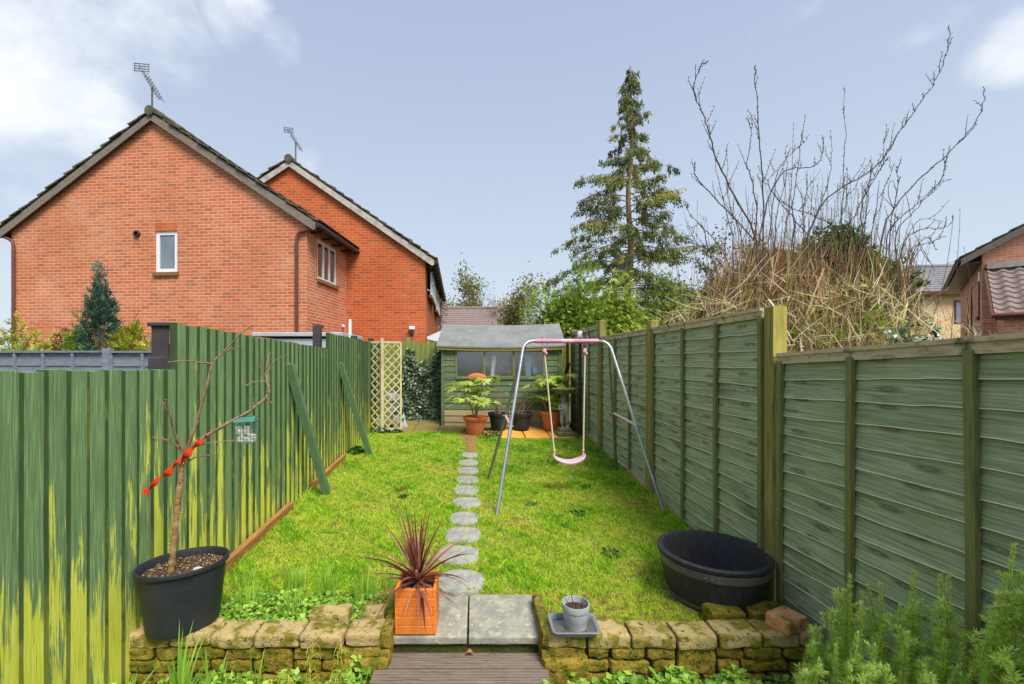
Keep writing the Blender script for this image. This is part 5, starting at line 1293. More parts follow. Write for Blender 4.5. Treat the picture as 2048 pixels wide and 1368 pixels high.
# pole with white cap by the right corner of the shed
t = thing('lamp_pole', 'dark thin pole with a white lantern cap between the shed and the right fence', 'pole', (1.80,7.72,.4))
m = MB(); m.tube([(1.80,7.72,.38),(1.80,7.72,2.06)], .026, 10); part('pole', m, PIPED, t, 40)
m = MB(); m.lathe([(.045,0),(.05,.01),(.05,.09),(.042,.115),(.001,.12)], (1.80,7.72,2.06), 16); part('lantern', m, WHITEP, t, 40)
# dark rolled bundle behind the birdbath
m = MB(); m.tube([(1.66,8.7,.5),(1.70,8.7,1.2),(1.78,8.75,1.45),(1.84,8.8,1.62)], [.07,.06,.04,.03], 8); single('bin_bag', m, PIPED, 'dark narrow bundle leaning in the gap between shed and right fence', 'bundle', sm=60)
# ------------------------------------------------------------ vegetation
def unit(a): return a/np.linalg.norm(a, axis=1)[:,None]
def blades(x, y, h, w, tint, zf=None, lean=.45):
    n = len(x); z = np.array([gz(v) if v > 2.45 else -.045 for v in y]) if zf is None else zf
    a = rng.uniform(0, 6.283, n); s = np.stack([np.cos(a), np.sin(a), np.zeros(n)], 1)*(w[:,None]/2)
    L = np.stack([rng.normal(0,lean,n)*h, rng.normal(0,lean,n)*h, h], 1); b = np.stack([x, y, z], 1)
    return np.stack([b-s, b+s, b+L*.6+s*.6, b+L*np.array([1.25,1.25,1.0])], 1)
def pn(x, y, s, o=0): # cheap smooth patch noise
    return (np.sin(x*s*1.3+o+2*np.sin(y*s*.7+o))+np.sin(y*s*1.7+o*2+1.6*np.sin(x*s*.9))+np.sin((x+y)*s*2.3+o))/3
def lawn_blades():
    X = []; Y = []
    for y0, y1, dens in ((2.56,3.4,15000),(3.4,4.4,11000),(4.4,5.6,8000),(5.6,8.05,6000)):
        n = int(dens*3.7*(y1-y0)); X.append(rng.uniform(-1.80,1.86,n)); Y.append(rng.uniform(y0,y1,n))
    x = np.concatenate(X); y = np.concatenate(Y)
    keep = np.ones(len(x), bool); near = np.zeros(len(x))
    for i in range(10):
        q = (np.abs((x-sx[i])/sr[i])**2.8+np.abs((y-sy[i])/(sr[i]*SYK[i]))**2.8)**(1/2.8); keep &= q > .95+.07*np.sin(x*70+y*50)*np.cos(y*90); near = np.maximum(near, (q < 1.16)*1.0)
    keep &= ~((x > -.52) & (x < .40) & (y < 2.935))
    keep &= ~((np.abs(x+.08) < .11+.04*pn(x,y,9)) & (y > 6.5) & (rng.random(len(x)) < .85))
    keep &= ~((np.hypot(x-tx, y-ty) < .31))
    keep &= ~((x > .40) & (y > 7.40)); keep &= ~((x < -.6) & (y > 7.88)); keep &= y < 7.95+.1*pn(x,y,5)
    keep &= ~((x < -.6) & (y < 2.95) & (rng.random(len(x)) < .35))
    bare = pn(x, y, 3.1, 2)+.5*pn(x, y, 9, 1); keep &= ~((bare > .78) & (rng.random(len(x)) < .6))
    keep &= ~((x > .45) & (y < 2.9) & (rng.random(len(x)) < .5)) 
    x, y, bare, near = x[keep], y[keep], bare[keep], near[keep]; n = len(x)
    long_ = np.clip(pn(x, y, 4.2, 5)+.35*pn(x, y, 13, 3), -1, 1)
    edge = np.clip(1-np.abs(x+1.82)/.12, 0, 1)+np.clip(1-np.abs(x-1.86)/.14, 0, 1)
    h = .009+.017*rng.random(n)+.016*np.clip(long_,0,1)+.05*edge*rng.random(n); h *= np.where(rng.random(n) < .05, 2.0, 1); h *= 1+near*.9*rng.random(n)
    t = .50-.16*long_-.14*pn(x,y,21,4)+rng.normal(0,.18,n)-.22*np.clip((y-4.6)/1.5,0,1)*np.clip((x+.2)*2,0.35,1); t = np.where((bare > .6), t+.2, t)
    zz = np.array([lawn_z(u, v) for u, v in zip(x, y)])-.002
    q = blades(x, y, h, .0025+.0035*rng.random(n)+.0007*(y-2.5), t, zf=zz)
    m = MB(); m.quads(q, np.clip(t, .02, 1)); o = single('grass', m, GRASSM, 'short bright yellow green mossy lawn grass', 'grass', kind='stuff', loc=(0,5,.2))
lawn_blades()
# darker green tufts by the far end, right of the path (bigger growth under the swing)
def tuft(c, n, h, w, seed, mat=DAFF, spread=.05, name='grass_tuft', label='', cat='grass tuft', group=None, lean=.3, tm=.5, zf=None):
    random.seed(seed); m = MB(); c = V(*c)
    for i in range(n):
        a = random.uniform(0,6.28); r = spread*math.sqrt(random.random()); b = c+V(r*math.cos(a), r*math.sin(a), 0); l = h*random.uniform(.6,1.1); ln = random.uniform(.1,1)*lean
        a2 = a+random.uniform(-.8,.8); k = 5; sd = V(-math.sin(a2+.6), math.cos(a2+.6), 0); vs = []; fs = []
        for j in range(k+1):
            f = j/k; p = b+V(math.cos(a2)*l*ln*f**1.8, math.sin(a2)*l*ln*f**1.8, l*(f-.25*ln*f*f)); ww = w*random.uniform(.9,1.1)*(1-f**3)+.0005
            vs += [p-sd*ww/2, p+sd*ww/2]
        for j in range(k): q = j*2; fs.append((q,q+1,q+3,q+2))
        m.add(vs, fs, min(1,max(0.02,random.gauss(tm,.22))))
    return single(name, m, mat, label, cat, group, loc=tuple(c))
G1 = 'grassy tufts between the left wall and the lawn'
for i, (x, y, n, h, lab) in enumerate([(-1.42,2.80,46,.16,'tuft of long grass just right of the big black pot'), (-1.20,3.0,55,.17,'widest grass tuft in the weeds behind the left wall'), (-1.12,2.72,40,.15,'grass tuft directly behind the middle of the left wall'),
        (-.98,2.98,46,.17,'upright grass tuft a hand left of the path side tuft, behind the wall'), (-.70,2.86,60,.19,'bright long leaved tuft behind the loose pinkish stone'), (-1.55,3.02,40,.14,'grass tuft against the brown edging board'), (-.57,3.02,24,.13,'thin tuft beside the orange planter')]):
    tuft((x,y,gz(y)), n, h, .006, 60+i, spread=.07, label=lab, group=G1, tm=.55)
lowleaves(-1.12, 2.74, .62, .20, 2300, .06, .03, WEED, 'weeds', 'green weeds and clover leaves behind the left wall', 'weeds', kind='stuff')
lowleaves(-.62, 2.80, .12, .16, 240, .05, .028, WEED, 'weed_clump', 'small leafy weed clump between planter and pinkish stone', 'weeds')
lowleaves(-1.6, 7.86, .36, .10, 500, .12, .05, IVY, 'ivy_patch', 'low ivy growing at the foot of the lattice screen', 'ivy')
lowleaves(.30, 7.60, .16, .10, 300, .14, .045, OLIVE, 'weed_clump', 'dull olive weed clump beside the left terracotta pot', 'weeds')
lowleaves(-1.72, 6.5, .10, .14, 160, .14, .05, HEDG2, 'weed_clump', 'dark leafy weed at the left fence foot behind the far prop', 'weeds')
lowleaves(-.035, 2.955, .035, .02, 60, .03, .02, WEED, 'weed_clump', 'tiny weed growing in the joint between the square slabs', 'weeds')
lowleaves(.355, 2.2, .03,.03, 26, .05, .028, WEED, 'weed_clump', 'small weed poking up at the right edge of the decking', 'weeds', zf=lambda x, y: .05)
for i, (x, y, r) in enumerate([(.98,4.25,.07),(1.05,3.45,.08),(1.22,5.0,.06),(.55,4.5,.06),(1.05,6.0,.08),(-.75,4.7,.05)]):
    lowleaves(x, y, r, r, 60, .03, .032, HEDG2, 'lawn_weed', ['flat dark weed rosette in the lawn in front of the swing seat', 'grey green weed rosette in the lawn nearest the black tub', 'weed rosette in the lawn beside the right swing legs','small weed rosette close to the left front swing leg','weed patch in the lawn behind the swing seat','small weed rosette in the left half of the lawn'][i], 'weed', group='weeds in the lawn')
m = MB()
for k in range(34):
    x, y = random.uniform(-.86,-.74), random.uniform(4.85,4.98); c = V(x,y,gz(y)+.03); a = random.uniform(0,6.28)
    d = V(math.cos(a),math.sin(a),.1); s = V(-math.sin(a),math.cos(a),.3); m.add([c, c+d*.02+s*.009, c+d*.04, c+d*.02-s*.009], [(0,1,2,3)], .2+random.random()*.6)
single('dead_leaf_cluster', m, DRYL, 'small heap of dead brown leaves on the left half of the lawn', 'leaves')
def leaf1(c, label, sz=.05):
    m = MB(); c = V(*c); n = 5; vs = []
    for j in range(n+1):
        f = j/n; w = sz*.35*math.sin(math.pi*min(1,f*.95+.03)); z = .012*math.sin(f*3)
        vs += [c+V(sz*(f-.5),-w,z+w*.5), c+V(sz*(f-.5),0,z), c+V(sz*(f-.5),w,z+w*.6)]
    m.add(vs, [q for j in range(n) for q in ((j*3,j*3+1,j*3+4,j*3+3),(j*3+1,j*3+2,j*3+5,j*3+4))], .8); single('dead_leaf', m, DRYL, label, 'leaf')
leaf1((-.03,2.475,.062), 'dead orange brown leaf lying where the slab meets the decking', .045)
# foreground bed
lowleaves(-1.15, 2.22, .82, .17, 5200, .27, .034, WEED, 'ground_cover', 'leafy green ground cover in the bed below the left wall', 'ground cover', kind='stuff')
lowleaves(1.08, 2.23, .76, .16, 6500, .29, .036, WEED, 'ground_cover', 'leafy green ground cover in the bed below the right wall', 'ground cover', kind='stuff')
lowleaves(-.62, 2.24, .11, .20, 1100, .34, .035, WEED, 'weed_clump', 'leafy clump growing against the left edge of the decking', 'weeds', tm=.5)
m = MB()
for k in range(900):
    x, y = (random.gauss(-.95,.14), random.gauss(2.26,.06)) if k < 500 else (random.gauss(.72,.12), random.gauss(2.25,.05)); c = V(x,y,random.uniform(-.03,.04)); a = random.uniform(0,6.28)
    d = V(math.cos(a),math.sin(a),random.uniform(-.3,.3)); s = V(-math.sin(a),math.cos(a),.3); L = random.uniform(.01,.03); m.add([c, c+d*L*.5+s*L*.2, c+d*L, c+d*L*.5-s*L*.2], [(0,1,2,3)], random.random())
single('leaf_litter', m, DRYL, 'brown leaf litter and bark mulch in the beds below the walls', 'litter', kind='stuff')
G2 = 'strap leaved bulbs in the front bed'
for i, (x, y, n, h, ln, lab) in enumerate([(-1.42,2.14,26,.40,.45,'big clump of blue green daffodil leaves below the black pot'), (-1.28,2.20,14,.34,.5,'second daffodil clump just right of the biggest one'), (-1.12,2.24,10,.30,.25,'thin upright bulb leaves in front of the middle of the left wall'), (-1.68,2.12,10,.26,.9,'arching bulb leaves next to the left fence')]):
    tuft((x,y,-.05), n, h, .012, 80+i, spread=.05, name='daffodil_leaves', label=lab, cat='plant', group=G2, lean=ln, tm=.4)
def drystem(x, y, h, seed, lab):
    random.seed(seed); m = MB(); b = V(x,y,-.05); pts = [b+V(.01*math.sin(k),.01*math.cos(k*1.3),h*k/8) for k in range(9)]; m.tube(pts, [.005-.0035*k/8 for k in range(9)], 5, .8)
    for k in range(26):
        f = random.uniform(.35,1); p = b+V(0,0,h*f); a = random.uniform(0,6.28); l = random.uniform(.02,.05); q = [p, p+V(math.cos(a)*l*.6,math.sin(a)*l*.6,.012), p+V(math.cos(a)*l,math.sin(a)*l,-.006), p+V(math.cos(a)*l*1.05,math.sin(a)*l*1.05,-.025)]
        m.tube(q, [.002,.0018,.0015,.0008], 4, .6+.4*random.random())
    single('wilted_stem', m, GOLD, lab, 'plant', 'wilted yellow stems in the front bed', loc=(x,y,-.11))
for i, (x, y, h, lab) in enumerate([(-.80,2.2,.34,'wilted yellow stem with curled leaves, tallest of the bed'), (-.66,2.18,.36,'wilted curly yellow stem next to the decking clump'), (-.90,2.14,.24,'shorter wilted yellow stem left of the tallest one'), (-1.02,2.1,.19,'shortest wilted yellow stem near the bulbs')]): drystem(x, y, h, 90+i, lab)
def rosette(x, y, z, n, L, W, seed, lab, name='dandelion', up=.9):
    random.seed(seed); m = MB()
    for i in range(n):
        a = random.uniform(0,6.28); el = random.uniform(.2,up); l = L*random.uniform(.6,1.1); d = V(math.cos(a)*math.cos(el),math.sin(a)*math.cos(el),math.sin(el)); s = V(-math.sin(a),math.cos(a),0); b = V(x,y,z); k = 7; vs = []; fs = []
        for j in range(k+1):
            f = j/k; p = b+d*l*f+V(0,0,-l*.3*f*f); ww = W*(.25+.75*f)*(1-f**5)*(1 if j % 2 else .6)+.001; vs += [p-s*ww/2, p+V(0,0,-ww*.1), p+s*ww/2]
        for j in range(k): q = j*3; fs += [(q,q+1,q+4,q+3),(q+1,q+2,q+5,q+4)]
        m.add(vs, fs, min(1,max(0,random.gauss(.6,.2))))
    single(name, m, WEED, lab, 'weed', loc=(x,y,z))
rosette(.98,2.27,-.02,22,.24,.036,7,'upright dandelion growing in front of the middle of the right wall')
rosette(.50,2.22,-.02,18,.15,.06,8,'broad leaved weed at the foot of the right wall end by the decking','foxglove')
# ------------------------------------------------------------ rosemary
def rosemary(stems, name, label, loc, seed):
    random.seed(seed); r2 = np.random.default_rng(seed); t = thing(name, label, 'shrub', loc); st = MB(); PP = []; DD = []; SS = []; LL = []; WW = []; TT = []
    def shoot(b, e, rad, dens, top):
        n = 7; pts = []
        bow = V(r2.normal(0,.02), r2.normal(0,.02), 0)
        for k in range(n+1):
            f = k/n; pts.append(b.lerp(e, f)+bow*math.sin(math.pi*f)+V(0,0,0))
        st.tube(pts, [rad*(1-.75*k/n) for k in range(n+1)], 5); L = (e-b).length; N_ = int(dens*L)
        f = top+(1-top)*r2.random(N_); idx = f*n
        arr = np.array([tuple(p) for p in pts]); i0 = np.clip(idx.astype(int),0,n-1); fr = (idx-i0)[:,None]; p = arr[i0]*(1-fr)+arr[i0+1]*fr
        ax = np.array(tuple((e-b).normalized())); a = r2.uniform(0,6.283,N_)
        u = np.array(tuple(Vector(ax).orthogonal().normalized())); w = np.cross(ax, u)
        rad_ = u[None]*np.cos(a)[:,None]+w[None]*np.sin(a)[:,None]; upf = (.25+.9*f**4+r2.normal(0,.15,N_))[:,None]
        d = unit(rad_+ax[None]*upf); s = unit(np.cross(d, ax[None]+.01)); PP.append(p); DD.append(d); SS.append(s)
        LL.append(.030*(1-.5*f**6)*r2.uniform(.7,1.2,N_)); WW.append(r2.uniform(.0026,.0040,N_)); TT.append(np.clip(.38+.42*f+r2.normal(0,.17,N_),0,1))
    for (b, e) in stems:
        shoot(b, e, .0045, 1150, .15)
        for k in range(random.randint(6,9)):
            f = random.uniform(.35,.95); q = b.lerp(e, f); a = random.uniform(0,6.28); l = random.uniform(.07,.20)*(1.25-f); ql = q+V(math.cos(a)*l*.38, math.sin(a)*l*.38, l)
            shoot(q, ql, .002, 1150, .03)
    m = MB(); m.quads(leafq(np.concatenate(PP), np.concatenate(DD), np.concatenate(SS), np.concatenate(LL), np.concatenate(WW), .5), np.concatenate(TT))
    part('needles', m, ROSE, t); part('stem', st, BARK, t, 60)
ST = []
tipsL = [(1655,1225,2.05),(1688,1180,2.0),(1700,1150,2.0),(1722,1205,1.9),(1735,1170,2.05),(1760,1168,1.95),(1772,1230,1.85),(1800,1210,1.9),(1826,1142,1.9),(1842,1200,1.8),(1862,1235,1.75),(1882,1150,1.85),(1898,1146,1.85),(1905,1215,1.75),(1670,1290,1.9),(1640,1262,2.1),(1715,1265,1.8),(1815,1265,1.7),(1750,1290,1.75),(1890,1280,1.65),(1700,1330,1.7),(1925,1262,1.8),(1775,1330,1.6),(1850,1330,1.6),(1640,1320,1.9),(1610,1330,2.1),(1920,1330,1.6)]
random.seed(5)
for (x, y, d) in tipsL:
    d = min(d, 1.76*900/(x-950)); e = P(x, y, d); b = V(e.x*.90+.12+random.uniform(-.06,.06), d+random.uniform(-.05,.08), -.11); ST.append((b, e))
rosemary(ST, 'rosemary_bush', 'bushy green rosemary with upright needle shoots in front of the right fence', (1.65,1.85,-.11), 3)
ST = []
for (x, y, d) in [(2028,1090,1.62),(2012,1150,1.6),(2040,1140,1.66),(1995,1190,1.65),(2062,1170,1.6),(1975,1255,1.6),(2030,1230,1.5),(2000,1290,1.5),(2050,1280,1.45),(1960,1310,1.55),(2080,1120,1.6),(2025,1330,1.4),(2015,1210,1.5),(2045,1200,1.5),(1985,1225,1.6)]:
    d = min(d, 1.74*900/(x-950)); e = P(x, y, d); b = V(e.x*.92+.08+random.uniform(-.05,.05), d+random.uniform(-.05,.05), -.11); ST.append((b, e))
rosemary(ST, 'rosemary_bush', 'taller rosemary at the right picture edge, reaching furthest up the fence', (1.78,1.6,-.11), 4)
# ------------------------------------------------------------ recursive bare branches
def grow(mb, p, d, L, r, depth, tips, spread=.55, kids=(2,4), up=.15, seg=4, tint=0.0, sides=4, wig=.12):
    pts = [p.copy()]; rad = [r]; q = p.copy(); dd = d.copy()
    for k in range(seg):
        dd = (dd+V(random.gauss(0,wig),random.gauss(0,wig),random.gauss(0,wig)+up*.3)).normalized(); q = q+dd*L/seg; pts.append(q.copy()); rad.append(r*(1-.6*(k+1)/seg))
    mb.tube(pts, rad, sides if depth > 1 else 3, tint, cap=False)
    if depth <= 0: tips.append((pts[-1], dd)); tips.append((pts[-2], dd)); return
    for k in range(random.randint(*kids)):
        i = random.randint(1, seg); nd = (dd+V(random.gauss(0,spread),random.gauss(0,spread),random.gauss(0,spread*.7)+up)).normalized()
        grow(mb, pts[i], nd, L*random.uniform(.55,.8), rad[i]*.75, depth-1, tips, spread, kids, up, seg, tint, sides, wig)
    tips.append((pts[-1], dd))
def tipleaves(tips, per, L, spread, r2, tm=.5, asp=.5, droop=0, ts=.25):
    c = np.array([tuple(p) for p, d in tips]); c = np.repeat(c, per, 0); n = len(c); c = c+r2.normal(0, spread, (n,3))
    d = unit(r2.normal(0,1,(n,3))+np.array([0,0,-droop])); s = unit(np.cross(d, r2.normal(0,1,(n,3)))); l = L*r2.uniform(.6,1.3,n)
    return leafq(c, d, s, l, l*asp), np.clip(r2.normal(tm,ts,n),0,1)
def tree(name, label, loc, h, r, depth, mat, bark, seed, per=3, L=.15, spread=.2, tm=.5, cat='tree', group=None, kids=(3,5), sp=.5, up=.25, multi=1):
    random.seed(seed); r2 = np.random.default_rng(seed); t = thing(name, label, cat, tuple(loc), group=group); b = MB(); tips = []
    for k in range(multi):
        o = V(random.uniform(-1,1),random.uniform(-1,1),0)*.3*(multi > 1)
        grow(b, V(*loc)+o, V(random.gauss(0,.12),random.gauss(0,.12),1).normalized(), h*.45, r, depth, tips, sp, kids, up, 5, 0, 5)
    part('trunk', b, bark, t)
    if mat:
        q, tt = tipleaves(tips, per, L, spread, r2, tm); m = MB(); m.quads(q, tt); part('crown', m, mat, t)
    return t
GB = 'trees beyond the back of the gardens'
tree('tree', 'hazy olive tree left of the bare ones, directly above the distant roof', (-1.2,33,.3), 6.6, .2, 4, OLIVE, TWIGD, 101, 22, .22, .34, .5, group=GB, kids=(3,4))
tree('tree', 'small dark budded tree rising just right of the set back house', (-2.0,28,.3), 5.6, .15, 4, BROWNL, TWIGD, 102, 2, .13, .1, group=GB, kids=(3,5))
tree('tree', 'thin bare tree standing between the olive tree and the bright conifers', (1.4,32,.3), 6.0, .14, 4, BROWNL, TWIGD, 103, 2, .10, .1, group=GB, kids=(3,5))
tree('tree', 'bare fan shaped tree right above the shed ridge', (3.0,31,.3), 6.0, .14, 4, BROWNL, TWIGD, 104, 2, .10, .1, group=GB, kids=(3,5))
tree('tree', 'low pale olive shrub like tree just over the shed roof', (2.0,24,.3), 4.3, .12, 4, OLIVE, TWIGD, 105, 16, .16, .25, .6, group=GB, kids=(3,4))
tree('tree', 'young reddish conifer beyond the fence, right of the tall conifer trunk', (8.9,21,.3), 6.8, .14, 4, BROWNL, TWIGD, 106, 5, .16, .2, .8, group=GB, kids=(3,4))
tree('tree', 'dark narrow tree behind the left side of the big bare shrub', (10.6,20,.3), 7.6, .14, 4, BROWNL, TWIGD, 107, 5, .16, .2, .3, group=GB, kids=(3,4), sp=.35)
# ------------------------------------------------------------ dense clump shrubs made of sprays
def spraybush(name, label, c, rx, ry, rz, n, L, mat, seed, core=None, droop=.3, cat='shrub', pointed=0, group=None, tm=.45, asp=.4, clus=14, inner=0):
    r2 = np.random.default_rng(seed); random.seed(seed); nc = n//clus; u = r2.normal(0,1,(nc,3)); u = unit(u); u[:,2] = np.abs(u[:,2])*np.where(r2.random(nc) < .85, 1, -.3)
    rad = r2.uniform(.62,1.0,nc)**.6; bump = 1+.16*np.sin(u[:,0]*7+seed)+.14*np.sin(u[:,1]*9+u[:,2]*6+seed)
    p = u*rad[:,None]*bump[:,None]*np.array([rx,ry,rz])
    if pointed:
        f = np.clip(p[:,2]/rz,0,1); k = 1-pointed*f; p[:,0] *= k; p[:,1] *= k
    p = p+np.array(c); out = unit(u*np.array([1,1,.5])+r2.normal(0,.35,(nc,3))+np.array([0,0,-droop])); ct = np.clip(r2.normal(tm,.22,nc),0,1)
    # each cluster: a flat spray of leaflets along its axis
    P_ = np.repeat(p,clus,0); O = np.repeat(out,clus,0); j = np.tile(np.arange(clus),nc); sd = unit(np.cross(O, np.repeat(r2.normal(0,1,(nc,3))+np.array([0,0,1.2]),clus,0)))
    f = (j//2+.5)/(clus/2); P_ = P_+O*(f*L*2.2)[:,None]+r2.normal(0,L*.12,(nc*clus,3)); sg = np.where(j % 2 == 0, 1, -1)[:,None]
    D = unit(O+sd*sg*.9+r2.normal(0,.15,(nc*clus,3))+np.array([0,0,-droop*.4])); S = unit(np.cross(D, np.cross(O, sd)+r2.normal(0,.3,(nc*clus,3)))); LL = L*(1.1-.5*f)*r2.uniform(.7,1.2,nc*clus)
    t = thing(name, label, cat, (c[0],c[1],c[2]), group=group); m = MB(); m.quads(leafq(P_, D, S, LL, LL*asp), np.clip(np.repeat(ct,clus)+r2.normal(0,.1,nc*clus)+.12*f,0,1)); part('foliage', m, mat, t)
    if inner:  # inner leaves tinted darker, painting in the shaded gaps inside the bush
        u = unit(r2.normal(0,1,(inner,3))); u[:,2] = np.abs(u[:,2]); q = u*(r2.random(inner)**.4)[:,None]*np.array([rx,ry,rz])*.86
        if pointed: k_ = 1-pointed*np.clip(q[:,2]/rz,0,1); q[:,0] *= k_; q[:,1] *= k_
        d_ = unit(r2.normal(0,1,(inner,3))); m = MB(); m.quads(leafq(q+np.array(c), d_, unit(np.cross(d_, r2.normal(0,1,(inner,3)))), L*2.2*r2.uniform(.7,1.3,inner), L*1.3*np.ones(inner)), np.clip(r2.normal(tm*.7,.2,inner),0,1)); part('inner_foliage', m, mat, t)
    m = MB(); m.tube([V(c[0],c[1],min(c[2]-.3,.3)), V(*c)+V(0,0,rz*.8)], [.06,.02], 6)
    for k in range(26):
        a = r2.normal(0,1,3); a = a/np.linalg.norm(a); a[2] = abs(a[2]); e = V(c[0]+a[0]*rx*.75*(1-pointed*a[2]), c[1]+a[1]*ry*.75*(1-pointed*a[2]), c[2]+a[2]*rz*.8); m.tube([V(c[0],c[1],c[2]+rz*.1*random.random()), V(*c).lerp(e,.5)+V(0,0,.1), e], [.03,.02,.006], 4)
    part('trunk', m, TRUNK, t)
    return t
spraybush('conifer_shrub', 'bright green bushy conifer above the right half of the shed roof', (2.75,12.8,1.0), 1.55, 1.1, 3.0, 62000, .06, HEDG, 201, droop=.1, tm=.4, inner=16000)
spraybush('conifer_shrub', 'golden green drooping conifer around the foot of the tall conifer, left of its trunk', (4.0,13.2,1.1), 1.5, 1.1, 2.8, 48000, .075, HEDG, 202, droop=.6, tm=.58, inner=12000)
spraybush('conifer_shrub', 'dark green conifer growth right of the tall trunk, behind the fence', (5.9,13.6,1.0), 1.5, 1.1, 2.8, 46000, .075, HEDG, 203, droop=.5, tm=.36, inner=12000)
spraybush('conifer_shrub', 'narrow dark green spray of conifer rising behind the golden one', (3.5,15.0,1.2), 1.0, .8, 2.9, 11000, .10, HEDG2, 204, droop=.2, tm=.4, pointed=.5)
# neighbour's garden on the left
spraybush('blue_conifer', 'blue green pointed conifer in front of the near brick house', (-5.70,6.85,1.35), .34, .34, 1.55, 15000, .055, BLUEC, 211, droop=-.5, pointed=.72, tm=.45, cat='tree')
spraybush('golden_conifer', 'small yellow green conifer to the right of the blue one', (-5.28,6.9,1.4), .27, .25, .82, 6500, .05, GOLD, 212, droop=-.5, pointed=.45, tm=.5, cat='tree')
spraybush('golden_shrub', 'small light green sprig of shrub right of the golden conifer', (-4.92,6.8,1.4), .13, .13, .70, 900, .045, GOLD, 213, droop=-.6, pointed=.3, tm=.6)
spraybush('green_conifer', 'green lower skirt conifer at the left foot of the blue one', (-5.98,6.8,1.35), .28, .25, .85, 6500, .05, HEDG, 214, droop=-.4, pointed=.5, tm=.3, cat='tree')
spraybush('brown_shrub', 'small reddish brown shrub left of the blue conifer', (-6.28,6.9,1.35), .24, .22, .68, 2400, .05, BROWNL, 215, droop=-.2, tm=.3)
spraybush('yellow_green_shrub', 'yellow green rounded shrub at the left picture edge under bare twigs', (-6.9,6.9,1.2), .62, .4, .95, 9000, .05, GOLD, 216, droop=-.1, tm=.5)
spraybush('low_hedge', 'low light green leafy hedge growing over the grey fence', (-6.2,6.45,1.3), 1.15, .3, .50, 11000, .045, WEED, 217, droop=-.1, tm=.6)
random.seed(301)
t = thing('bare_bush', 'bare pale twiggy bush at the left picture edge before the brick house', 'bush', (-6.9,6.6,.3)); b = MB(); tips = []
for k in range(13):
    grow(b, V(-6.9+random.uniform(-.35,.35),6.6+random.uniform(-.2,.2),.6), V(random.gauss(.05,.28),random.gauss(0,.2),1).normalized(), random.uniform(.7,1.15), .012, 2, tips, .5, (2,4), .15, 5, random.random())
part('branches', b, pm('grey_brown_stem', [srgb(128,106,82,.8), srgb(170,150,124,.8)], 6), t)
# ------------------------------------------------------------ tall conifer
def conifer():
    random.seed(77); r2 = np.random.default_rng(77); base = V(5.42,16,.3); top = V(5.55,16,12.15)
    t = thing('tall_conifer', 'tall sparse conifer with drooping sprays and a bare lower trunk beyond the shed', 'tree', tuple(base))
    m = MB(); n = 22; m.tube([base.lerp(top,k/n)+V(.05*math.sin(k*.8),.03*math.cos(k),0) for k in range(n+1)], [.15*(1-k/n)**.8+.012 for k in range(n+1)], 10); part('trunk', m, TRUNK, t, 60)
    prof = [(3.0,1.2),(3.6,2.0),(4.2,2.4),(5.0,2.7),(6.0,2.45),(6.9,2.25),(7.8,1.9),(8.6,1.5),(9.2,.95),(10.0,.66),(10.9,.46),(11.6,.34),(12.1,.14)]
    def R_(z):
        for (a, ra), (b, rb) in zip(prof, prof[1:]):
            if a <= z <= b: return ra+(rb-ra)*(z-a)/(b-a)
        return .15
    bm_ = MB(); PP=[];DD=[];SS=[];LL=[];TT=[]
    z = 3.1; k = 0
    while z < 12.05:
        f = (z-3)/9; a = k*2.4+random.uniform(-.5,.5); r = R_(z)*random.uniform(.55,1.12); k += 1
        if z < 4.4 and math.cos(a) > .2 and random.random() < .5: z += .06; continue
        c = base.lerp(top, (z-.3)/11.85); out = V(math.cos(a), math.sin(a), 0); rise = random.uniform(-.05,.28)*r
        pts = [c+out*r*s+V(0,0,rise*s*1.6-(.30*r)*s*s*1.1) for s in [i/7 for i in range(8)]]; bm_.tube(pts, [.028*(1-.8*i/7)*(1.25-f) for i in range(8)], 4)
        bt = np.clip(random.gauss(.42,.22),0,1); ns = int(4+r*18)
        for q in range(ns):
            s = random.uniform(.22,1.02) if f < .75 else random.uniform(.05,1.0); i = min(6,int(s*7)); p = pts[i].lerp(pts[i+1], min(1,s*7-i)); sa = a+random.choice((-1,1))*random.uniform(.5,1.2); sl = random.uniform(.12,.42)*(1.1-.78*f)
            e = p+V(math.cos(sa)*sl, math.sin(sa)*sl, random.uniform(-.18,.10)); bm_.tube([p, e], [.008,.003], 3, cap=False)
            nn = random.randint(12,22); u = r2.random(nn); pc = np.array(tuple(p))[None]*(1-u)[:,None]+np.array(tuple(e))[None]*u[:,None]
            hang = r2.random(nn)*random.uniform(.10,.34)*(1-.45*f); pc[:,2] -= hang; pc += r2.normal(0,.03,(nn,3))
            d = unit(np.stack([r2.normal(0,.35,nn)+math.cos(sa)*.4, r2.normal(0,.35,nn)+math.sin(sa)*.4, -np.ones(nn)*.8+r2.normal(0,.2,nn)],1)); s_ = unit(np.cross(d, r2.normal(0,1,(nn,3))))
            PP.append(pc);DD.append(d);SS.append(s_);LL.append(r2.uniform(.05,.12,nn));TT.append(np.clip(bt+r2.normal(0,.12,nn)-.02,0,1))
        z += random.uniform(.055,.115)
    part('branch', bm_, TRUNK, t); m = MB(); L = np.concatenate(LL); m.quads(leafq(np.concatenate(PP),np.concatenate(DD),np.concatenate(SS),L,L*.42), np.concatenate(TT)); part('crown', m, CONIF, t)
conifer()
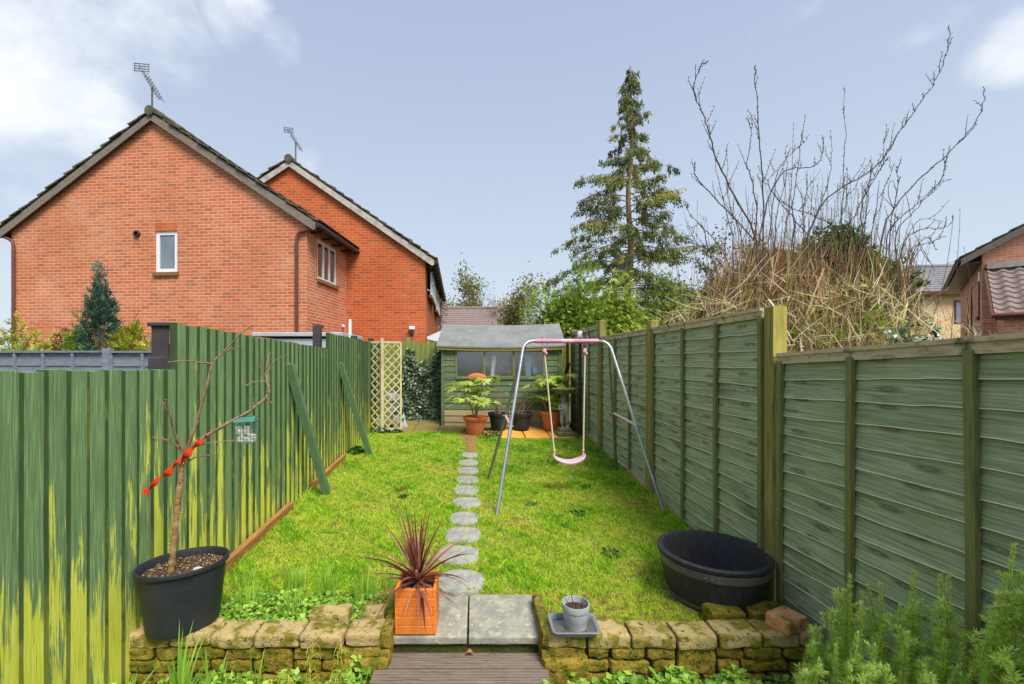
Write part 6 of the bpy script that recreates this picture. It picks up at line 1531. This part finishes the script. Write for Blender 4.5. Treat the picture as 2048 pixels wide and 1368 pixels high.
# ------------------------------------------------------------ big bare shrub beyond the right fence
def cq(x, y, d): return P(1350+x/1.983, 30+y/1.983, d)
stems = [[(320,1200),(320,900),(250,740),(170,590),(140,490),(118,410),(82,330),(78,270),(100,205),(128,185)],[(352,1250),(350,950),(350,700),(340,560),(330,400),(318,260),(320,200)],[(312,1200),(310,940),(325,800),(300,640),(285,590),(302,470),(304,400)],
 [(332,1150),(330,930),(230,800),(160,730),(95,655),(75,620),(78,590)],[(372,1200),(370,960),(400,650),(450,560),(500,515),(532,475)],[(470,1200),(470,930),(470,720),(500,520),(515,395)],[(500,1200),(500,940),(540,830),(600,690),(622,560),(617,460)],
 [(640,1250),(655,1060),(660,870),(668,650),(672,480),(667,280)],[(340,1100),(345,830),(400,660),(460,610),(550,600),(585,550),(590,480)],[(490,1250),(500,1000),(560,790),(640,700),(740,640),(810,590),(850,530),(900,450),(960,370),(1020,280),(1065,190),(1085,100),(1085,45)],
 [(680,1200),(680,880),(720,780),(760,690),(825,560),(835,430)],[(745,1250),(745,900),(740,760),(790,650),(850,560)],[(800,1200),(820,880),(870,770),(960,660),(1060,570),(1130,500),(1190,430),(1222,350),(1225,285)],
 [(840,1200),(840,890),(900,800),(1000,720),(1060,640),(1070,530)],[(900,1200),(900,920),(980,850),(1040,850),(1090,830),(1105,795)],[(880,1150),(880,870),(950,780),(1020,690),(1090,650)],[(920,1150),(930,940),(1020,900),(1065,880)],
 [(560,1200),(560,940),(480,820),(385,700),(375,650),(430,590)],[(670,1100),(660,880),(560,800),(450,760),(380,695)],[(520,1200),(515,960),(508,820),(520,620)],[(230,1150),(200,960),(120,850),(62,795),(45,760)],
 [(240,1150),(150,950),(60,905),(0,900)],[(860,1150),(850,900),(880,700),(880,600)],[(770,1200),(780,900),(800,760),(850,640),(850,560)],[(240,1200),(225,880),(170,650),(150,520)],[(420,1200),(430,900),(460,700),(470,425)],[(700,1200),(720,950),(760,780),(775,555)],
 [(600,1200),(590,960),(640,860),(680,720),(680,600)],[(920,1200),(940,960),(1000,880),(1040,935)],[(280,1200),(270,900),(220,760),(205,515)],[(390,1150),(400,820),(440,650),(440,520)],[(880,1200),(890,980),(960,820),(1060,820)],[(180,1150),(140,940),(100,830),(70,860)]]
def bigshrub():
    random.seed(91); t = thing('bare_shrub', 'large leafless shrub with long arching whips rising above the right fence', 'shrub', (4.3,5.6,.3))
    for si, pl in enumerate(stems):
        m = MB(); d0 = 5.3+random.uniform(-.35,.45); d1 = d0+random.uniform(-.5,.5); n = len(pl); pts = [cq(x,y,d0+(d1-d0)*i/(n-1)) for i,(x,y) in enumerate(pl)]
        g = V(pts[0].x+random.uniform(-.15,.15), pts[0].y, .35); pts = [g]+pts; n += 1; out = []
        for i in range(n-1):
            p0 = pts[max(i-1,0)]; p1 = pts[i]; p2 = pts[i+1]; p3 = pts[min(i+2,n-1)]
            for k in range(5): s = k/5; out.append(.5*((2*p1)+(p2-p0)*s+(2*p0-5*p1+4*p2-p3)*s*s+(3*p1-p0-3*p2+p3)*s**3))
        out.append(pts[-1]); N_ = len(out); out = [p+V(random.gauss(0,.006),random.gauss(0,.006),random.gauss(0,.004)) for p in out]; r0 = .012 if n > 7 else .009
        rads = [r0*(1-.82*(i/(N_-1))) for i in range(N_)]; m.tube(out, rads, 5)
        for i in range(int(N_*.25), N_-1):
            for q in range(2 if i > N_*.4 else 1):
                p = out[i].lerp(out[i+1], random.random()); ax = (out[i+1]-out[i]).normalized(); sd = ax.cross(V(random.gauss(0,1),random.gauss(0,1),random.gauss(0,1))).normalized(); l = random.uniform(.015,.035)
                m.tube([p, p+(ax+sd*.6).normalized()*l], [.004,.002], 4, cap=False)
            if random.random() < .34 and N_*.25 < i < N_*.9:
                p = out[i]; ax = (out[min(i+1,N_-1)]-out[i]).normalized(); sd = V(random.gauss(0,1),random.gauss(0,.6),random.gauss(.5,.4)).normalized(); l = random.uniform(.12,.5)*(1-.6*i/N_); e = [p]
                dd = (ax+sd*.9).normalized()
                for k in range(4): dd = (dd+V(random.gauss(0,.12),random.gauss(0,.12),.18)).normalized(); e.append(e[-1]+dd*l/4)
                m.tube(e, [.004,.0035,.003,.0025,.0015], 4, cap=False)
                for k in range(1,5):
                    s2 = V(random.gauss(0,1),random.gauss(0,1),random.gauss(.5,1)).normalized(); m.tube([e[k], e[k]+s2*.025], [.004,.0015], 4, cap=False)
        part('branch', m, TWIGD, t)
    m = MB(); stuff = []
    for i in range(190):
        px = random.gauss(1620,125); y = random.uniform(5.0,6.2); x = (px-950)/900*y
        if x < 2.2: continue
        yt = random.uniform(330,500)+abs(px-1620)*.25; ze = 1.68+(720-yt)/900*y; z0 = 1.5; e = []; a = random.uniform(0,6.28); ln = (px-1620)/900*random.uniform(0,2.4)+random.gauss(0,.18); q = V(x-ln,y,z0); n_ = 9; w1, w2 = random.uniform(2,5), random.uniform(0,6)
        for k in range(n_+1): s = k/n_; e.append(V(x-ln+ln*s**.8+.03*math.sin(w1*s+w2), y+.02*math.cos(w1*s), z0+(ze-z0)*s))
        m.tube(e, [.0045*(1-.65*k/n_) for k in range(n_+1)], 4, cap=False)
        for k in range(3, n_):
            for _ in range(2):
                s2 = V(random.gauss(0,1),random.gauss(0,1),random.gauss(1.2,.6)).normalized(); l = random.uniform(.015,.03) if random.random() < .75 else random.uniform(.06,.16); p = e[k].lerp(e[k+1], random.random()); m.tube([p, p+s2*l], [.003,.0014], 3, cap=False)
    part('fine_twigs', m, TWIGD, t)
bigshrub()
def thicket():
    random.seed(17); m = MB()
    def st(x, y, z0, h, lean, r, tint, wig=.05, kn=6):
        a = random.uniform(0,6.28) if random.random() < .6 else random.choice((0,math.pi))+random.gauss(0,.5); pts = []; 
        for k in range(kn+1):
            f = k/kn; pts.append(V(x+math.cos(a)*lean*f**1.6+random.gauss(0,wig*.25), y+math.sin(a)*lean*.6*f**1.6+random.gauss(0,wig*.25), z0+h*(f-.42*min(1,lean)*f*f)))
        m.tube(pts, [r*(1-.6*k/kn) for k in range(kn+1)], 3, tint, cap=False)
    def clampx(p): return V(max(p.x, 2.06+.04*random.random()), p.y, p.z)
    def top_at(px): # photographed skyline of the tangle
        pts = [(1290,640),(1340,600),(1420,585),(1480,545),(1560,528),(1640,545),(1700,552),(1775,556),(1820,600),(1860,640),(1930,665),(2100,670)]
        for (a, ya), (b, yb) in zip(pts, pts[1:]):
            if a <= px <= b: return ya+(yb-ya)*(px-a)/(b-a)
        return 665
    for i in range(3400):
        y = random.uniform(4.9,6.6); px = random.uniform(1300,1960) if random.random() < .35 else random.gauss(1640,150); x = (px-950)/900*y
        if x < 2.1: continue
        if px < 1480 and random.random() < .45: continue
        tz_ = 1.68+(720-top_at(px)-random.gauss(0,26)-(random.expovariate(1/28) if random.random()<.2 else 0)*-1-10)/900*y
        f = random.random()**.7; h = random.uniform(.35,1.0); ze = 1.55+(tz_-1.55)*f; z0 = max(.6, ze-h); a = random.uniform(0,6.28); ln = abs(random.gauss(.12,.22)); r = random.uniform(.0025,.005); arch = random.random() < .12
        pts = []
        for k in range(7):
            s = k/6; pts.append(clampx(V(x+math.cos(a)*ln*(s-1)*(1.6 if arch else 1)+random.gauss(0,.010), y+math.sin(a)*ln*(s-1)+random.gauss(0,.010), z0+(ze-z0)*(s if not arch else s*(1.7-.7*s*1.35)))))
        hi = (ze-1.9)/1.2; tt = random.gauss(.42,.2) if hi < .45 or random.random() < .4 else random.gauss(.93,.08)
        m.tube(pts, [r*(1-.6*k/6) for k in range(7)], 3, min(1,max(0,tt)), cap=False)
    for i in range(2000):   # crossing broken sticks, mostly leaning
        y = random.uniform(4.5,6.3); px = random.uniform(1320,1850); x = (px-950)/900*y
        if x < 2.2 or (px < 1480 and random.random() < .4): continue
        lim = 1.68+(720-max(510,top_at(px)+15))/900*y; z0 = random.uniform(1.45,lim); l = random.uniform(.12,.5); el = random.gauss(.75,.5); a = random.choice((0,math.pi))+random.gauss(0,.8); d_ = V(math.cos(a)*math.cos(el), math.sin(a)*math.cos(el), math.sin(el)); bend = V(random.gauss(0,.05),random.gauss(0,.05),random.gauss(0,.05))
        pts = [clampx(V(x,y,z0)+d_*l*s+bend*s*s) for s in (0,.33,.66,1)]; r = random.uniform(.0018,.0038)
        m.tube(pts, [r,r*.9,r*.7,r*.4], 3, min(1,max(0,random.gauss(.48,.24))), cap=False)
    for i in range(750):  # thin red brown shoots standing clear of the tangle
        y = random.uniform(4.8,6.0); px = random.choice((random.gauss(1540,60), random.uniform(1430,1830))); x = (px-950)/900*y
        if x < 2.2: continue
        yt = random.uniform(455,560)+max(0,(1480-px))*.6; ze = 1.68+(720-yt)/900*y; l = random.uniform(.3,.8); ln = random.gauss(0,.16); n_ = 5
        m.tube([V(x+ln*(s/n_-1)+random.gauss(0,.006), y, ze-l*(1-s/n_)) for s in range(n_+1)], [.0038,.0035,.003,.0026,.002,.0012], 3, min(1,max(.85,random.gauss(.97,.05))) if random.random() < .7 else .3, cap=False)
    single('dry_thicket', m, STRAW, 'dense tangle of dry straw coloured and reddish stems above the right fence', 'thicket', kind='stuff', loc=(4,5.6,.8))
    m = MB()
    for i in range(26):
        x = 3.3+random.random()*1.9; y = random.uniform(4.9,5.8); h = random.uniform(1.2,2.0); pts = [V(x+random.gauss(0,.02)+.12*math.sin(k*.8+i), y, .9+h*k/7) for k in range(8)]; m.tube(pts, [random.uniform(.012,.024)*(1-.5*k/7) for k in range(8)], 5, .7, cap=False)
    for k in range(4):
        m.tube([V(2.95-.07*k,5.2,2.05+.05*k), V(3.25,5.2,2.25+.05*k), V(3.5,5.2,2.22+.03*k), V(3.75,5.2,2.0), V(3.9,5.2,1.6)], [.006,.014,.02,.022,.022], 6, .75, cap=False)
    single('coppice_stems', m, STRAW, 'thicker pale ochre stems standing inside the dry thicket', 'stems', loc=(4.1,5.4,.9))
    m = MB(); a = V(2.98,4.9,2.1); 
    for k in range(5): m.tube([V(2.02+.02*k,3.05,1.86+.01*k), V(2.0+.03*k,2.98,1.78), V(1.88,2.98+.02*k,1.66+.03*k)], [.004,.004,.003], 4, .6, cap=False)
    m.tube([V(3.0,4.6,2.3),V(2.4,3.6,2.1),V(2.05,3.1,1.95),V(1.86,2.97,1.72)], [.006,.006,.005,.004], 4, .6, cap=False)
    single('hanging_bramble', m, STRAW, 'dry bramble sprig hanging over the top of the fence beside the thick post', 'bramble')
thicket()
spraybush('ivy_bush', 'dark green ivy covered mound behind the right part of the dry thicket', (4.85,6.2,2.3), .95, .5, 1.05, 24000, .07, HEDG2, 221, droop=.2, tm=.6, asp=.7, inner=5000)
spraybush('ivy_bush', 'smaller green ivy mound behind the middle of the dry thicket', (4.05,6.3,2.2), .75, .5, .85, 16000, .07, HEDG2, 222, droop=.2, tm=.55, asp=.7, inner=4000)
spraybush('leafy_undergrowth', 'green leaves showing through the middle of the dry thicket', (4.0,5.2,1.2), 1.15, .40, 1.30, 16000, .045, HEDG, 225, droop=.1, tm=.45, asp=.6)
spraybush('olive_shrub', 'light olive leafy growth low at the right end of the thicket', (5.6,6.3,1.2), .9, .5, .80, 8000, .05, GOLD, 223, droop=.1, tm=.35, asp=.5)
spraybush('grey_ivy_hedge', 'grey green ivy growing along behind the near fence panel', (5.1,4.6,1.0), 1.6, .3, .93, 12000, .045, IVY, 224, droop=.1, tm=.6, asp=.8)
# ------------------------------------------------------------ sky, sun, camera
SUN_EL, SUN_AZ = R(55), R(148)   # azimuth clockwise from +Y: behind and slightly left of the camera
w = bpy.data.worlds.new('World'); bpy.context.scene.world = w; w.use_nodes = True; nt = w.node_tree
for n_ in list(nt.nodes): nt.nodes.remove(n_)
def wn(typ, **k):
    x = nt.nodes.new(typ)
    for a, b in k.items(): setattr(x, a, b)
    return x
out = wn('ShaderNodeOutputWorld'); sky = wn('ShaderNodeTexSky'); sky.sky_type = 'NISHITA'; sky.sun_disc = False; sky.sun_elevation = SUN_EL; sky.sun_rotation = SUN_AZ
sky.air_density = 1.0; sky.dust_density = 2.5; sky.ozone_density = 1.2
b1 = wn('ShaderNodeBackground'); b1.inputs[1].default_value = .10; nt.links.new(sky.outputs[0], b1.inputs[0])
hz = wn('ShaderNodeBackground'); hz.inputs[1].default_value = .95
tc = wn('ShaderNodeTexCoord'); sep = wn('ShaderNodeSeparateXYZ'); nt.links.new(tc.outputs['Generated'], sep.inputs[0])
rp = wn('ShaderNodeValToRGB'); nt.links.new(sep.outputs[2], rp.inputs[0])
e = rp.color_ramp.elements; e[0].position = 0; e[0].color = (.69,.76,.83,1); e[1].position = .6; e[1].color = (.43,.51,.69,1)
x = e.new(.22); x.color = (.57,.66,.78,1)
nt.links.new(rp.outputs[0], hz.inputs[0])
mx = wn('ShaderNodeMixShader'); mx.inputs[0].default_value = .8; nt.links.new(b1.outputs[0], mx.inputs[1]); nt.links.new(hz.outputs[0], mx.inputs[2])
# clouds
mp = wn('ShaderNodeMapping'); nt.links.new(tc.outputs['Generated'], mp.inputs[0]); mp.inputs['Scale'].default_value = (1,1,1.5)
ns = wn('ShaderNodeTexNoise'); nt.links.new(mp.outputs[0], ns.inputs['Vector']); ns.inputs['Scale'].default_value = 4.2; ns.inputs['Detail'].default_value = 8; ns.inputs['Roughness'].default_value = .58; ns.inputs['Distortion'].default_value = .25
cur = None
def blob(px, py, half, k):
    global cur
    d = V((px-950)/900, 1, (720-py)/900).normalized(); dp = wn('ShaderNodeVectorMath', operation='DOT_PRODUCT'); dp.inputs[1].default_value = d; nt.links.new(tc.outputs['Generated'], dp.inputs[0])
    mr = wn('ShaderNodeMapRange', interpolation_type='SMOOTHSTEP'); nt.links.new(dp.outputs['Value'], mr.inputs[0]); mr.inputs[1].default_value = math.cos(R(half)); mr.inputs[2].default_value = math.cos(R(half*.1)); mr.inputs[3].default_value = 0; mr.inputs[4].default_value = k
    if cur is None: cur = mr.outputs[0]
    else:
        m_ = wn('ShaderNodeMath', operation='MAXIMUM'); nt.links.new(cur, m_.inputs[0]); nt.links.new(mr.outputs[0], m_.inputs[1]); cur = m_.outputs[0]
blob(0,110,13,.40); blob(250,60,9,.22); blob(200,180,9,.22); blob(480,20,4.5,.26); blob(560,85,3.4,.27); blob(2030,95,4.0,.27); blob(595,310,3.2,.18); blob(1920,60,6,.10); blob(30,240,10,.2)
ad = wn('ShaderNodeMath', operation='ADD'); nt.links.new(ns.outputs[0], ad.inputs[0]); nt.links.new(cur, ad.inputs[1])
cm = wn('ShaderNodeMapRange', interpolation_type='SMOOTHSTEP'); nt.links.new(ad.outputs[0], cm.inputs[0]); cm.inputs[1].default_value = .60; cm.inputs[2].default_value = 1.0; cm.inputs[4].default_value = .95
cb = wn('ShaderNodeBackground'); cb.inputs[0].default_value = (.80,.83,.86,1); cb.inputs[1].default_value = 1.0
mx2 = wn('ShaderNodeMixShader'); nt.links.new(cm.outputs[0], mx2.inputs[0]); nt.links.new(mx.outputs[0], mx2.inputs[1]); nt.links.new(cb.outputs[0], mx2.inputs[2]); nt.links.new(mx2.outputs[0], out.inputs[0])
sd = bpy.data.lights.new('sun', 'SUN'); sd.energy = 4.3; sd.angle = R(26); sd.color = (1,.95,.87); so = bpy.data.objects.new('sun', sd); COL.objects.link(so)
dirv = V(math.sin(SUN_AZ)*math.cos(SUN_EL), math.cos(SUN_AZ)*math.cos(SUN_EL), math.sin(SUN_EL)); so.rotation_euler = dirv.to_track_quat('Z', 'Y').to_euler(); so.location = dirv*40
cam = bpy.data.cameras.new('camera'); co = bpy.data.objects.new('camera', cam); COL.objects.link(co); co.location = (0,0,H); co.rotation_euler = (R(90),0,0)
cam.sensor_width = 36; cam.lens = 900/2048*36; cam.shift_x = (1024-950)/2048; cam.shift_y = (720-684)/2048; cam.clip_start = .05; cam.clip_end = 2000
sc = bpy.context.scene; sc.camera = co; sc.view_settings.view_transform = 'Standard'; sc.view_settings.look = 'None'; sc.view_settings.gamma = 1; sc.view_settings.exposure = 0.36
